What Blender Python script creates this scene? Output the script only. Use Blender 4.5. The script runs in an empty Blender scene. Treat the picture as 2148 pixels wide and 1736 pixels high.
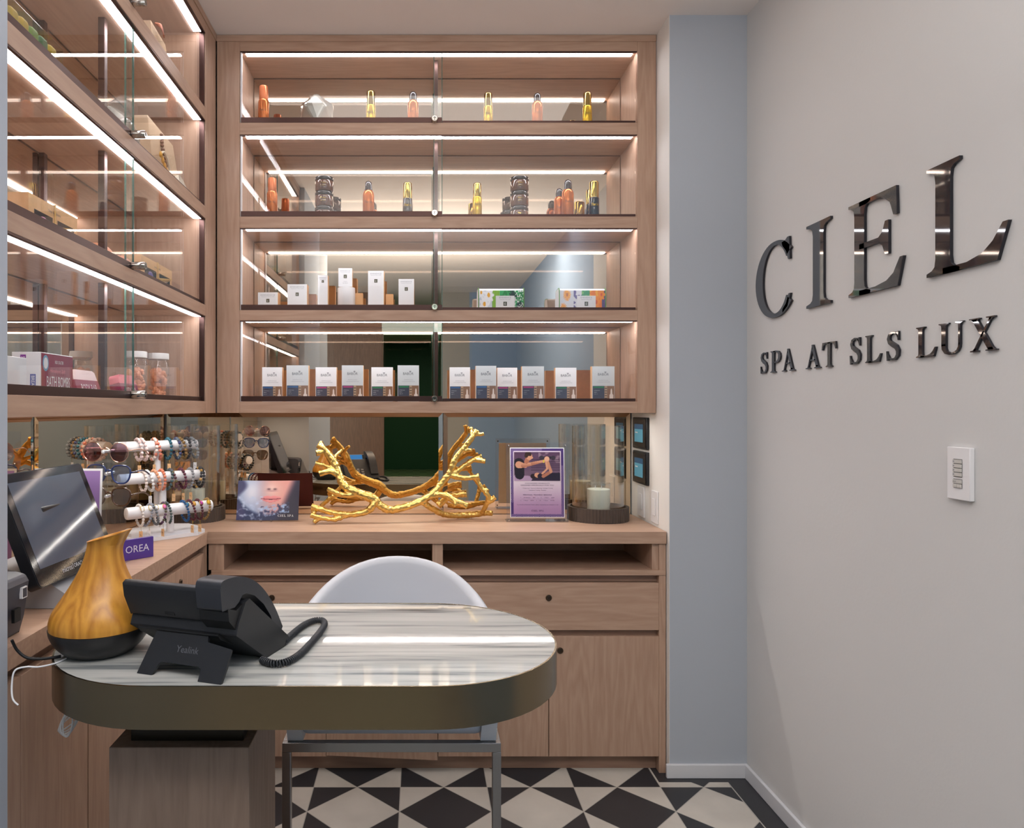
import bpy, bmesh, math, random
from mathutils import Vector, Matrix, noise
random.seed(7)
R = math.radians
PI = math.pi
F = 1500.0; CX = 880.0; CY = 856.0; H = 1.35      # pinhole solved from the photograph
col = bpy.context.scene.collection
def P(px, py, Y): return Vector(((px-CX)/F*Y, Y, H-(py-CY)/F*Y))
def XP(px, Y): return (px-CX)/F*Y
def YL(px, X): return X*F/(px-CX)

# ------------------------------------------------------------------ materials
def lin(c):
    return tuple(((v/255)/12.92 if v/255 <= .04045 else ((v/255+.055)/1.055)**2.4) for v in c)
MATS = {}
def mat(name, rgb=(128,128,128), rough=.5, metal=0, spec=.5, emit=None, es=0, bump=None, coat=0, sub=0, var=None):
    if name in MATS: return MATS[name]
    m = bpy.data.materials.new(name); m.use_nodes = True
    nt = m.node_tree; b = nt.nodes['Principled BSDF']
    c = lin(rgb)+(1,)
    b.inputs['Base Color'].default_value = c
    b.inputs['Roughness'].default_value = rough
    b.inputs['Metallic'].default_value = metal
    b.inputs['Specular IOR Level'].default_value = spec
    b.inputs['Coat Weight'].default_value = coat
    if emit:
        b.inputs['Emission Color'].default_value = lin(emit)+(1,)
        b.inputs['Emission Strength'].default_value = es
    if var or bump:
        tc = nt.nodes.new('ShaderNodeTexCoord')
        nz = nt.nodes.new('ShaderNodeTexNoise'); nz.inputs['Detail'].default_value = 4
        sc = (var or bump)[1]
        nz.inputs['Scale'].default_value = sc
        nt.links.new(tc.outputs['Object'], nz.inputs['Vector'])
        if var:
            mx = nt.nodes.new('ShaderNodeMix'); mx.data_type = 'RGBA'
            mx.inputs['A'].default_value = tuple(v*(1-var[0]) for v in c[:3])+(1,)
            mx.inputs['B'].default_value = tuple(min(1, v*(1+var[0])) for v in c[:3])+(1,)
            nt.links.new(nz.outputs['Fac'], mx.inputs['Factor'])
            nt.links.new(mx.outputs['Result'], b.inputs['Base Color'])
        if bump:
            bp = nt.nodes.new('ShaderNodeBump'); bp.inputs['Strength'].default_value = bump[0]; bp.inputs['Distance'].default_value = .002
            nt.links.new(nz.outputs['Fac'], bp.inputs['Height']); nt.links.new(bp.outputs['Normal'], b.inputs['Normal'])
    MATS[name] = m
    return m

def wood(name, axis, base=(198,166,143), dark=(170,136,114), rough=.42, ring=False, gs=1.0):
    m = bpy.data.materials.new(name); m.use_nodes = True; nt = m.node_tree; b = nt.nodes['Principled BSDF']
    tc = nt.nodes.new('ShaderNodeTexCoord'); mp = nt.nodes.new('ShaderNodeMapping')
    s = [9*gs, 9*gs, 9*gs]; s[axis] = .9*gs
    mp.inputs['Scale'].default_value = s
    nt.links.new(tc.outputs['Object'], mp.inputs['Vector'])
    n1 = nt.nodes.new('ShaderNodeTexNoise'); n1.inputs['Scale'].default_value = 1.3; n1.inputs['Detail'].default_value = 2
    nt.links.new(mp.outputs['Vector'], n1.inputs['Vector'])
    mul = nt.nodes.new('ShaderNodeMath'); mul.operation = 'MULTIPLY'; mul.inputs[1].default_value = 9
    nt.links.new(n1.outputs['Fac'], mul.inputs[0])
    fr = nt.nodes.new('ShaderNodeMath'); fr.operation = 'PINGPONG'; fr.inputs[1].default_value = .5
    nt.links.new(mul.outputs[0], fr.inputs[0])
    n2 = nt.nodes.new('ShaderNodeTexNoise'); n2.inputs['Scale'].default_value = 14; n2.inputs['Detail'].default_value = 3
    nt.links.new(mp.outputs['Vector'], n2.inputs['Vector'])
    a1 = nt.nodes.new('ShaderNodeMath'); a1.operation = 'MULTIPLY_ADD'; a1.inputs[1].default_value = .75 if not ring else 1.3
    nt.links.new(fr.outputs[0], a1.inputs[0]); 
    a2 = nt.nodes.new('ShaderNodeMath'); a2.operation = 'MULTIPLY'; a2.inputs[1].default_value = .75
    nt.links.new(n2.outputs['Fac'], a2.inputs[0]); nt.links.new(a2.outputs[0], a1.inputs[2])
    mx = nt.nodes.new('ShaderNodeMix'); mx.data_type = 'RGBA'
    mx.inputs['A'].default_value = lin(dark)+(1,); mx.inputs['B'].default_value = lin(base)+(1,)
    nt.links.new(a1.outputs[0], mx.inputs['Factor']); nt.links.new(mx.outputs['Result'], b.inputs['Base Color'])
    b.inputs['Roughness'].default_value = rough
    MATS[name] = m
    return m
WX = wood('wood_x', 0); WY = wood('wood_y', 1); WZ = wood('wood_z', 2)
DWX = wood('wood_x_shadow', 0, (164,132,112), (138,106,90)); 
DIFF = wood('diffuser_wood', 2, (222,158,62), (168,100,22), .3, True, .9)
PED = wood('pedestal_wood', 2, (150,128,112), (118,98,84), .5)
WHITE = mat('white_plastic', (236,236,238), .35)
WALLW = mat('wall_paint_white', (214,214,213), .75, bump=(.15, 90))
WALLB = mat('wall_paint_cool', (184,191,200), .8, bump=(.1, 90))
CEIL = mat('ceiling_paint', (240,232,226), .8)
BASEB = mat('baseboard_paint', (222,224,228), .45)
BLACKP = mat('black_plastic', (30,32,36), .42, bump=(.06, 500))
BLACKS = mat('black_soft', (16,17,19), .5)
DKMET = mat('dark_bronze_metal', (84,64,60), .35, .9)
STEEL = mat('brushed_steel', (150,150,152), .3, 1)
NICKEL = mat('polished_nickel', (190,186,180), .12, 1)
BRZ = mat('bronze_band', (132,118,94), .26, 1, bump=(.04, 30))
LETTER = mat('gloss_black_letter', (44,42,46), .04, .0, spec=1.0, coat=1.0)
LETTERS = mat('letter_side', (30,30,38), .3)
GREENEDGE = mat('glass_edge', (70,110,100), .15, .0, spec=.8)
KRAFT = mat('kraft_card', (234,188,138), .7, var=(.12, 60))
BAG = mat('kraft_paper', (206,178,146), .8, var=(.1, 30))
CARDW = mat('white_card', (238,238,240), .5)
CARDG = mat('grey_white_card', (212,216,218), .5)
INK = mat('grey_ink', (92,96,108), .6)
INKD = mat('dark_ink', (30,30,34), .6)
INKL = mat('light_ink', (160,162,170), .6)
OLIVE = mat('olive_emblem', (74,72,44), .4)
ORG = mat('copper_orange_lacquer', (206,116,58), .22, .5)
ORGC = mat('copper_cap', (224,130,84), .25, .35)
GOLDL = mat('gold_lacquer', (224,184,44), .2, .6)
GOLDC = mat('gold_cap', (206,180,100), .12, 1)
BLKL = mat('black_lacquer', (22,22,22), .15, coat=.6)
BROWNG = mat('amber_jar', (92,56,40), .12, .0, coat=1)
GOLDLEAF = mat('gold_leaf', (238,200,116), .3, 1, bump=(.9, 70))
LEATHER = mat('white_leather', (204,207,213), .42)
LEATHG = mat('chair_lining', (188,194,206), .45)
WAX = mat('candle_wax', (238,240,224), .5)
TRAY = mat('fluted_dark_wood', (74,64,58), .45, var=(.2, 40))
TRAYIN = mat('tray_inside_wood', (150,106,70), .5, var=(.15, 20))
PURPLE = mat('purple_acrylic', (78,44,150), .2, coat=.5)
MAROON = mat('maroon_print', (140,42,72), .5)
PINK = mat('pink_print', (228,120,130), .5)
SALT = mat('himalayan_salt', (240,160,120), .5, var=(.25, 60))
LIDW = mat('white_lid', (235,232,228), .4)
CLEAR = mat('clear_plastic_solid', (220,225,228), .05)
TILEDK = None

def glassmat(name, tint=(1,1,1), refl=1.0, ior=1.5, base=0.0, rough=0.0, ex=5):
    m = bpy.data.materials.new(name); m.use_nodes = True; nt = m.node_tree
    for n in list(nt.nodes):
        if n.type == 'BSDF_PRINCIPLED': nt.nodes.remove(n)
    out = nt.nodes['Material Output']
    tr = nt.nodes.new('ShaderNodeBsdfTransparent'); tr.inputs['Color'].default_value = tint+(1,)
    gl = nt.nodes.new('ShaderNodeBsdfGlossy'); gl.inputs['Roughness'].default_value = rough; gl.inputs['Color'].default_value = (refl,)*3+(1,)
    lw = nt.nodes.new('ShaderNodeLayerWeight'); lw.inputs['Blend'].default_value = .5
    pw = nt.nodes.new('ShaderNodeMath'); pw.operation = 'POWER'; pw.inputs[1].default_value = ex
    nt.links.new(lw.outputs['Facing'], pw.inputs[0])
    f0 = ((ior-1)/(ior+1))**2 + base
    ad = nt.nodes.new('ShaderNodeMath'); ad.operation = 'MULTIPLY_ADD'; ad.use_clamp = True; ad.inputs[1].default_value = 1-f0; ad.inputs[2].default_value = f0
    nt.links.new(pw.outputs[0], ad.inputs[0])
    mx = nt.nodes.new('ShaderNodeMixShader')
    nt.links.new(ad.outputs[0], mx.inputs[0]); nt.links.new(tr.outputs[0], mx.inputs[1]); nt.links.new(gl.outputs[0], mx.inputs[2])
    nt.links.new(mx.outputs[0], out.inputs['Surface'])
    MATS[name] = m
    return m
GLASS = glassmat('pane_glass', (.985,.992,.988), 1, 1.5)
CYLG = glassmat('clear_glass', (.965,.975,.975), 1, 1.5, .01, 0, 2.6)
ACRY = glassmat('acrylic', (.95,.955,.96), 1, 1.5, .015)
FACET = mat('silvered_glass', (176,174,166), .22, .45, coat=1, bump=(.8, 26))
CAPG = glassmat('clear_cap', (.8,.8,.78), 1, 1.5, .06)
LENSR = glassmat('rose_lens', (.66,.5,.56), 1, 1.6, .18, .02)
LENSB = glassmat('blue_lens', (.6,.7,.84), 1, 1.5, .10, .02)
LENST = glassmat('brown_lens', (.5,.44,.38), 1, 1.5, .10, .02)
def mirrormat(name, c, rough=.0):
    return mat(name, c, rough, 1)
MIRB = mirrormat('bronze_mirror', (230,210,184))
MIRC = mirrormat('case_mirror', (222,206,188))

def ledmat(name, c, s): return mat(name, (255,255,255), .5, emit=c, es=s)
LED = ledmat('led_white', (250,246,252), 26)

def attr_mat():
    m = bpy.data.materials.new('printed_picture'); m.use_nodes = True; nt = m.node_tree; b = nt.nodes['Principled BSDF']
    a = nt.nodes.new('ShaderNodeAttribute'); a.attribute_name = 'Col'
    nt.links.new(a.outputs['Color'], b.inputs['Base Color']); b.inputs['Roughness'].default_value = .3
    return m
PRINT = attr_mat()

def marble():
    m = bpy.data.materials.new('grey_veined_marble'); m.use_nodes = True; nt = m.node_tree; b = nt.nodes['Principled BSDF']
    tc = nt.nodes.new('ShaderNodeTexCoord')
    def layer(sx, sy, scale, det, dist=.3):
        mp = nt.nodes.new('ShaderNodeMapping'); mp.inputs['Scale'].default_value = (sx, sy, 1)
        mp.inputs['Rotation'].default_value = (0,0,.035)
        nt.links.new(tc.outputs['Object'], mp.inputs['Vector'])
        n = nt.nodes.new('ShaderNodeTexNoise'); n.inputs['Scale'].default_value = scale; n.inputs['Detail'].default_value = det; n.inputs['Distortion'].default_value = dist
        nt.links.new(mp.outputs['Vector'], n.inputs['Vector']); return n
    n1 = layer(.9, 15, 2.2, 6); n2 = layer(2.2, 40, 2.0, 4)
    cr = nt.nodes.new('ShaderNodeValToRGB')
    e = cr.color_ramp.elements
    e[0].position = .30; e[0].color = lin((70,76,80))+(1,)
    e[1].position = .62; e[1].color = lin((206,207,202))+(1,)
    x = e.new(.40); x.color = lin((138,143,144))+(1,)
    x = e.new(.48); x.color = lin((186,188,184))+(1,)
    ad = nt.nodes.new('ShaderNodeMath'); ad.operation = 'MULTIPLY_ADD'; ad.inputs[1].default_value = .3
    nt.links.new(n2.outputs['Fac'], ad.inputs[0])
    m2 = nt.nodes.new('ShaderNodeMath'); m2.operation = 'MULTIPLY'; m2.inputs[1].default_value = .72
    nt.links.new(n1.outputs['Fac'], m2.inputs[0]); nt.links.new(m2.outputs[0], ad.inputs[2])
    nt.links.new(ad.outputs[0], cr.inputs[0]); nt.links.new(cr.outputs[0], b.inputs['Base Color'])
    b.inputs['Roughness'].default_value = .04; b.inputs['Specular IOR Level'].default_value = .6
    return m
MARBLE = marble()

def floor_mat():
    m = bpy.data.materials.new('black_white_tiles'); m.use_nodes = True; nt = m.node_tree; b = nt.nodes['Principled BSDF']
    tc = nt.nodes.new('ShaderNodeTexCoord'); sp = nt.nodes.new('ShaderNodeSeparateXYZ'); nt.links.new(tc.outputs['Object'], sp.inputs[0])
    def mm(op, a, bb=None, c=None, clamp=False):
        n = nt.nodes.new('ShaderNodeMath'); n.operation = op; n.use_clamp = clamp
        for i, v in enumerate((a, bb, c)):
            if v is None: continue
            if isinstance(v, (int, float)): n.inputs[i].default_value = v
            else: nt.links.new(v, n.inputs[i])
        return n.outputs[0]
    t2 = .309
    u = mm('DIVIDE', mm('SUBTRACT', sp.outputs['X'], -.068), t2)
    v = mm('DIVIDE', mm('SUBTRACT', sp.outputs['Y'], 2.549), t2)
    fu = mm('FRACT', u); fv = mm('FRACT', v)
    # v offset: cell boundary at 2.549 (apexes), centre at 2.395
    du = mm('ABSOLUTE', mm('SUBTRACT', fu, .5)); dv = mm('ABSOLUTE', mm('SUBTRACT', fv, .5))
    s = mm('ADD', du, dv)
    inside = mm('LESS_THAN', s, .5)
    par = mm('MODULO', mm('ADD', mm('FLOOR', u), mm('ADD', mm('FLOOR', v), 101)), 2)
    par = mm('GREATER_THAN', mm('ABSOLUTE', par), .5)
    x = mm('ABSOLUTE', mm('SUBTRACT', inside, par))      # xor -> 1 = black
    # grout
    g1 = mm('LESS_THAN', mm('ABSOLUTE', mm('SUBTRACT', s, .5)), .006)
    gu = mm('GREATER_THAN', mm('ABSOLUTE', mm('SUBTRACT', fu, .5)), .4955)
    gv = mm('GREATER_THAN', mm('ABSOLUTE', mm('SUBTRACT', fv, .5)), .4955)
    g = mm('MAXIMUM', mm('MAXIMUM', gu, gv), g1)
    # dark border along right wall and the pillar
    b1 = mm('GREATER_THAN', sp.outputs['X'], 1.115)
    b2 = mm('MULTIPLY', mm('GREATER_THAN', sp.outputs['X'], .865), mm('GREATER_THAN', sp.outputs['Y'], 2.583))
    bord = mm('MAXIMUM', b1, b2)
    w1 = mm('MULTIPLY', mm('LESS_THAN', mm('ABSOLUTE', mm('SUBTRACT', sp.outputs['X'], 1.113)), .0022), mm('LESS_THAN', sp.outputs['Y'], 2.57))
    g = mm('MULTIPLY', g, mm('SUBTRACT', 1, bord))
    g = mm('MAXIMUM', g, w1)
    blk = mm('MAXIMUM', x, bord)
    nz = nt.nodes.new('ShaderNodeTexNoise'); nz.inputs['Scale'].default_value = 6; nz.inputs['Detail'].default_value = 5
    nt.links.new(tc.outputs['Object'], nz.inputs['Vector'])
    mx = nt.nodes.new('ShaderNodeMix'); mx.data_type = 'RGBA'; mx.inputs['A'].default_value = lin((222,216,205))+(1,); mx.inputs['B'].default_value = lin((56,56,60))+(1,)
    nt.links.new(blk, mx.inputs['Factor'])
    m3 = nt.nodes.new('ShaderNodeMix'); m3.data_type = 'RGBA'; m3.blend_type = 'MULTIPLY'; m3.inputs['Factor'].default_value = .35
    nt.links.new(mx.outputs['Result'], m3.inputs['A']); nt.links.new(nz.outputs['Fac'], m3.inputs['B'])
    m4 = nt.nodes.new('ShaderNodeMix'); m4.data_type = 'RGBA'; m4.inputs['B'].default_value = lin((176,172,164))+(1,)
    nt.links.new(g, m4.inputs['Factor']); nt.links.new(m3.outputs['Result'], m4.inputs['A'])
    nt.links.new(m4.outputs['Result'], b.inputs['Base Color']); b.inputs['Roughness'].default_value = .42
    return m

# ------------------------------------------------------------------ mesh builder
_textcache = {}
def text_geo(s, shear=0.0, space=1.0):
    k = (s, shear, space)
    if k in _textcache: return _textcache[k]
    cu = bpy.data.curves.new('t', 'FONT'); cu.body = s; cu.resolution_u = 2; cu.shear = shear; cu.space_character = space
    cu.align_x = 'CENTER'
    ob = bpy.data.objects.new('t', cu); col.objects.link(ob)
    dg = bpy.context.evaluated_depsgraph_get(); dg.update()
    me = bpy.data.meshes.new_from_object(ob.evaluated_get(dg))
    vs = [v.co.copy() for v in me.vertices]; fs = [tuple(p.vertices) for p in me.polygons]
    bpy.data.objects.remove(ob); bpy.data.curves.remove(cu); bpy.data.meshes.remove(me)
    if vs:
        xs = [v.x for v in vs]; ys = [v.y for v in vs]
        info = (min(xs), max(xs), min(ys), max(ys))
    else: info = (0,1,0,1)
    _textcache[k] = (vs, fs, info); return _textcache[k]

def frame(o, ex, ey):
    ex = Vector(ex).normalized(); ey = Vector(ey); ey = (ey - ex*ey.dot(ex)).normalized(); n = ex.cross(ey)
    m = Matrix((ex, ey, n)).transposed().to_4x4(); m.translation = Vector(o); return m
def FY(x, y, z): return frame((x,y,z), (1,0,0), (0,0,1))          # facing -Y
def FXp(x, y, z): return frame((x,y,z), (0,1,0), (0,0,1))         # facing +X
def FXn(x, y, z): return frame((x,y,z), (0,-1,0), (0,0,1))        # facing -X

def catmull(pts, n=6):
    out = []
    L = len(pts)
    for i in range(L-1):
        p0 = pts[max(i-1,0)]; p1 = pts[i]; p2 = pts[i+1]; p3 = pts[min(i+2,L-1)]
        for k in range(n):
            t = k/n
            out.append(tuple(.5*((2*b)+(-a+c)*t+(2*a-5*b+4*c-d)*t*t+(-a+3*b-3*c+d)*t**3) for a,b,c,d in zip(p0,p1,p2,p3)))
    out.append(tuple(pts[-1])); return out

class MB:
    def __init__(s): s.v = []; s.f = []; s.mi = []; s.mats = []; s.M = Matrix.Identity(4); s.noflat = True
    def _m(s, m):
        if m not in s.mats: s.mats.append(m)
        return s.mats.index(m)
    def add(s, vs, fs, m, M=None):
        T = s.M if M is None else s.M @ M
        o = len(s.v); s.v += [T @ Vector(v) for v in vs]; mi = s._m(m)
        for f in fs: s.f.append(tuple(i+o for i in f)); s.mi.append(mi)
        return s
    def box(s, x0, x1, y0, y1, z0, z1, m, M=None):
        x0, x1 = min(x0,x1), max(x0,x1); y0, y1 = min(y0,y1), max(y0,y1); z0, z1 = min(z0,z1), max(z0,z1)
        vs = [(x0,y0,z0),(x1,y0,z0),(x1,y1,z0),(x0,y1,z0),(x0,y0,z1),(x1,y0,z1),(x1,y1,z1),(x0,y1,z1)]
        fs = [(0,3,2,1),(4,5,6,7),(0,1,5,4),(1,2,6,5),(2,3,7,6),(3,0,4,7)]
        return s.add(vs, fs, m, M)
    def prism(s, poly, d0, d1, m, M=None, side=None, back=True):
        n = len(poly)
        a = sum(poly[i][0]*poly[(i+1)%n][1]-poly[(i+1)%n][0]*poly[i][1] for i in range(n))
        if a < 0: poly = poly[::-1]
        vs = [(x,y,d0) for x,y in poly]+[(x,y,d1) for x,y in poly]
        s.add(vs, [tuple(range(n,2*n))]+([tuple(range(n-1,-1,-1))] if back else []), m, M)
        s.add(vs, [(i,(i+1)%n,n+(i+1)%n,n+i) for i in range(n)], side or m, M)
        return s
    def lathe(s, prof, c, m, seg=32, M=None, cap=True, axis=None):
        vs = []; fs = []
        for r, z in prof:
            for k in range(seg):
                a = 2*PI*k/seg; vs.append((c[0]+r*math.cos(a), c[1]+r*math.sin(a), c[2]+z))
        for i in range(len(prof)-1):
            for k in range(seg):
                a = i*seg+k; b = i*seg+(k+1)%seg; fs.append((a,b,b+seg,a+seg))
        if cap:
            if prof[0][0] > 1e-6: fs.append(tuple(range(seg-1,-1,-1)))
            if prof[-1][0] > 1e-6: fs.append(tuple(range((len(prof)-1)*seg, len(prof)*seg)))
        return s.add(vs, fs, m, M)
    def sphere(s, c, r, m, seg=10, rings=7, M=None, sc=(1,1,1)):
        vs = [(c[0],c[1],c[2]-r*sc[2])]; fs = []
        for i in range(1, rings):
            th = -PI/2+PI*i/rings
            for k in range(seg):
                a = 2*PI*k/seg; vs.append((c[0]+r*sc[0]*math.cos(th)*math.cos(a), c[1]+r*sc[1]*math.cos(th)*math.sin(a), c[2]+r*sc[2]*math.sin(th)))
        vs.append((c[0],c[1],c[2]+r*sc[2])); T = len(vs)-1
        for k in range(seg): fs.append((0, 1+(k+1)%seg, 1+k))
        for i in range(rings-2):
            for k in range(seg):
                a = 1+i*seg+k; b = 1+i*seg+(k+1)%seg; fs.append((a,b,b+seg,a+seg))
        for k in range(seg): fs.append((T, T-seg+k, T-seg+(k+1)%seg))
        return s.add(vs, fs, m, M)
    def tube(s, pts, rad, m, seg=10, M=None, closed=False):
        pts = [Vector(p) for p in pts]; n = len(pts)
        if not isinstance(rad, (list, tuple)): rad = [rad]*n
        vs = []; fs = []; t0 = None; nrm = None
        for i in range(n):
            if closed: t = (pts[(i+1)%n]-pts[i-1]).normalized()
            else: t = (pts[min(i+1,n-1)]-pts[max(i-1,0)]).normalized()
            if nrm is None:
                nrm = t.orthogonal().normalized()
            else:
                nrm = (nrm - t*nrm.dot(t)).normalized()
            bn = t.cross(nrm)
            for k in range(seg):
                a = 2*PI*k/seg; vs.append(pts[i]+(nrm*math.cos(a)+bn*math.sin(a))*rad[i])
        for i in range(n-1 if not closed else n):
            for k in range(seg):
                a = i*seg+k; b = i*seg+(k+1)%seg; j = ((i+1)%n)*seg
                fs.append((a,b,j+(k+1)%seg,j+k))
        if not closed:
            fs.append(tuple(range(seg-1,-1,-1))); fs.append(tuple(range((n-1)*seg, n*seg)))
        return s.add(vs, fs, m, M)
    def text(s, txt, M, h, m, w=None, off=.0003, shear=0, align='c', space=1.0, caph=.69):
        vs, fs, (x0,x1,y0,y1) = text_geo(txt, shear, space)
        k = h/caph; kx = k if w is None else w/max(x1-x0,1e-6)
        cx = (x0+x1)/2 if align == 'c' else (x0 if align == 'l' else x1)
        return s.add([((v.x-cx)*kx, v.y*k, off) for v in vs], fs, m, M)
    def quad(s, w, h, m, M, off=.0002, x=0, y=0):
        return s.add([(x,y,off),(x+w,y,off),(x+w,y+h,off),(x,y+h,off)], [(0,1,2,3)], m, M)
    def build(s, name, parent=None, bevel=0, smooth=35, world=True, recenter=True, segs=2):
        me = bpy.data.meshes.new(name)
        vs = s.v
        loc = Vector((0,0,0))
        if parent is not None and world: vs = [v - parent.location for v in vs]
        elif parent is None and recenter:
            xs = [v.x for v in vs]; ys = [v.y for v in vs]; zs = [v.z for v in vs]
            loc = Vector(((min(xs)+max(xs))/2, (min(ys)+max(ys))/2, min(zs))); vs = [v-loc for v in vs]
        me.from_pydata([tuple(v) for v in vs], [], s.f)
        for m in s.mats: me.materials.append(m)
        me.polygons.foreach_set('material_index', s.mi)
        if smooth:
            me.polygons.foreach_set('use_smooth', [True]*len(me.polygons)); me.set_sharp_from_angle(angle=R(smooth))
        me.update()
        ob = bpy.data.objects.new(name, me); col.objects.link(ob); ob.location = loc
        if parent is not None: ob.parent = parent
        if bevel:
            b = ob.modifiers.new('b', 'BEVEL'); b.width = bevel; b.segments = segs; b.limit_method = 'ANGLE'; b.angle_limit = R(40)
            b.harden_normals = False
        return ob

def tag(o, label=None, cat=None, group=None, kind=None):
    if label: o['label'] = label
    if cat: o['category'] = cat
    if group: o['group'] = group
    if kind: o['kind'] = kind
    return o
def thing(name, loc, label, cat, group=None, rz=0):
    o = bpy.data.objects.new(name, None); col.objects.link(o); o.location = Vector(loc); o.rotation_euler = (0,0,rz)
    o.empty_display_size = .02
    return tag(o, label, cat, group)
def dup(root, loc, rz=0, label=None, group=None, scale=None):
    r = root.copy(); col.objects.link(r); r.location = Vector(loc); r.rotation_euler = (0,0,rz)
    if scale: r.scale = scale
    if label: r['label'] = label
    if group: r['group'] = group
    for ch in list(root.children):
        c = ch.copy(); col.objects.link(c); c.parent = r
        for g in list(ch.children):
            d = g.copy(); col.objects.link(d); d.parent = c
    return r
def struct(name, mb, bevel=0):
    o = mb.build(name, bevel=bevel, recenter=False); o['kind'] = 'structure'; return o

def paint(name, M, w, h, nu, nv, fn, parent=None, curve=0, off=.0006, world=True):
    me = bpy.data.meshes.new(name); vs = []; fs = []
    for j in range(nv+1):
        for i in range(nu+1):
            u = i/nu; v = j/nv
            vs.append(M @ Vector((u*w, v*h, off + curve*math.sin(PI*u))))
    if parent is not None and world: vs = [v-parent.location for v in vs]
    for j in range(nv):
        for i in range(nu):
            a = j*(nu+1)+i; fs.append((a,a+1,a+nu+2,a+nu+1))
    me.from_pydata([tuple(v) for v in vs], [], fs)
    at = me.color_attributes.new('Col', 'FLOAT_COLOR', 'POINT')
    buf = []
    for j in range(nv+1):
        for i in range(nu+1):
            c = lin(fn(i/nu, j/nv)); buf += [c[0],c[1],c[2],1]
    at.data.foreach_set('color', buf)
    me.materials.append(PRINT); me.polygons.foreach_set('use_smooth', [True]*len(fs)); me.update()
    ob = bpy.data.objects.new(name, me); col.objects.link(ob)
    if parent is not None: ob.parent = parent
    return ob

def mixc(a, b, t):
    t = max(0, min(1, t)); return tuple(x+(y-x)*t for x, y in zip(a, b))
def sstep(a, b, x):
    t = max(0, min(1, (x-a)/(b-a))); return t*t*(3-2*t)
def seg_d(p, a, b):
    ax, ay = a; bx, by = b; px, py = p; dx, dy = bx-ax, by-ay
    t = max(0, min(1, ((px-ax)*dx+(py-ay)*dy)/(dx*dx+dy*dy+1e-9)))
    return math.hypot(px-ax-dx*t, py-ay-dy*t), t

# ------------------------------------------------------------------ serif capitals (cap height 1)
def _stem(x0, x1, s=.09, y0=0, y1=1, top=True, bot=True):
    L = []
    if bot: L += [(x0-s,y0),(x1+s,y0),(x1+s,y0+.03),(x1+s*.4,y0+.05),(x1+s*.1,y0+.08),(x1,y0+.15)]
    else: L += [(x0,y0),(x1,y0)]
    if top: L += [(x1,y1-.15),(x1+s*.1,y1-.08),(x1+s*.4,y1-.05),(x1+s,y1-.03),(x1+s,y1),(x0-s,y1),(x0-s,y1-.03),(x0-s*.4,y1-.05),(x0-s*.1,y1-.08),(x0,y1-.15)]
    else: L += [(x1,y1),(x0,y1)]
    if bot: L += [(x0,y0+.15),(x0-s*.1,y0+.08),(x0-s*.4,y0+.05),(x0-s,y0+.03)]
    return L
def _ribbon(pts, ws):
    l = []; r = []; n = len(pts)
    for i in range(n):
        a = pts[max(i-1,0)]; b = pts[min(i+1,n-1)]; dx, dy = b[0]-a[0], b[1]-a[1]; d = math.hypot(dx,dy) or 1
        nx, ny = -dy/d, dx/d; w = ws[i]/2
        l.append((pts[i][0]+nx*w, pts[i][1]+ny*w)); r.append((pts[i][0]-nx*w, pts[i][1]-ny*w))
    return l + r[::-1]
def _ell(cx, cy, rx, ry, a0, a1, n, wt, wn, ph=180):
    pts = []; ws = []
    for i in range(n+1):
        a = R(a0+(a1-a0)*i/n); pts.append((cx+rx*math.cos(a), cy+ry*math.sin(a)))
        ws.append(wn+(wt-wn)*abs(math.cos(a-R(ph)))**1.6)
    return _ribbon(pts, ws)
GL = {}
GL['I'] = [_stem(.12,.29,.11)]
GL['L'] = [_stem(.12,.28,.10), [(.2,0),(.74,0),(.84,.30),(.79,.30),(.70,.17),(.60,.09),(.45,.05),(.2,.05)]]
GL['E'] = [_stem(.12,.28,.10), [(.2,1),(.76,1),(.77,.72),(.72,.72),(.67,.86),(.58,.93),(.45,.95),(.2,.95)],
           [(.2,0),(.78,0),(.86,.28),(.81,.28),(.72,.14),(.62,.08),(.45,.05),(.2,.05)],
           [(.2,.49),(.5,.49),(.56,.45),(.60,.35),(.65,.35),(.65,.69),(.60,.69),(.56,.59),(.5,.545),(.2,.545)]]
GL['C'] = [_ell(.50,.5,.41,.48,38,322,40,.19,.05), [(.79,.99),(.835,.99),(.85,.70),(.81,.70),(.76,.82),(.68,.90),(.66,.95),(.74,.96)],
           [(.86,.26),(.82,.26),(.76,.14),(.68,.075),(.68,.03),(.80,.10)]]
GL['S'] = [_ribbon([(.60,.80),(.56,.90),(.46,.965),(.34,.97),(.20,.90),(.16,.77),(.21,.65),(.36,.55),(.52,.46),(.60,.33),(.59,.17),(.48,.05),(.34,.03),(.20,.08),(.12,.22)],
                   [.03,.04,.055,.07,.11,.14,.155,.165,.165,.15,.13,.09,.065,.05,.03]),
           [(.60,1.0),(.64,1.0),(.645,.68),(.61,.68),(.56,.86),(.5,.93)], [(.08,0),(.12,0),(.2,.08),(.13,.18),(.10,.34),(.06,.34)]]
GL['P'] = [_stem(.12,.27,.10), _ribbon([(.2,.975),(.38,.975),(.53,.93),(.60,.83),(.61,.72),(.59,.61),(.50,.50),(.37,.465),(.24,.465)], [.05,.06,.10,.145,.16,.145,.10,.06,.05])]
GL['A'] = [[(.40,1.0),(.50,1.0),(.84,.06),(.68,.06),(.42,.80)], [(.42,.93),(.46,.85),(.19,.05),(.13,.05)], [(.24,.33),(.65,.33),(.63,.385),(.26,.385)],
           [(0,0),(.30,0),(.30,.03),(.22,.05),(.20,.10),(.13,.05),(0,.03)], [(.56,0),(.96,0),(.96,.03),(.86,.05),(.82,.12),(.66,.12),(.68,.06),(.56,.03)]]
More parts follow.
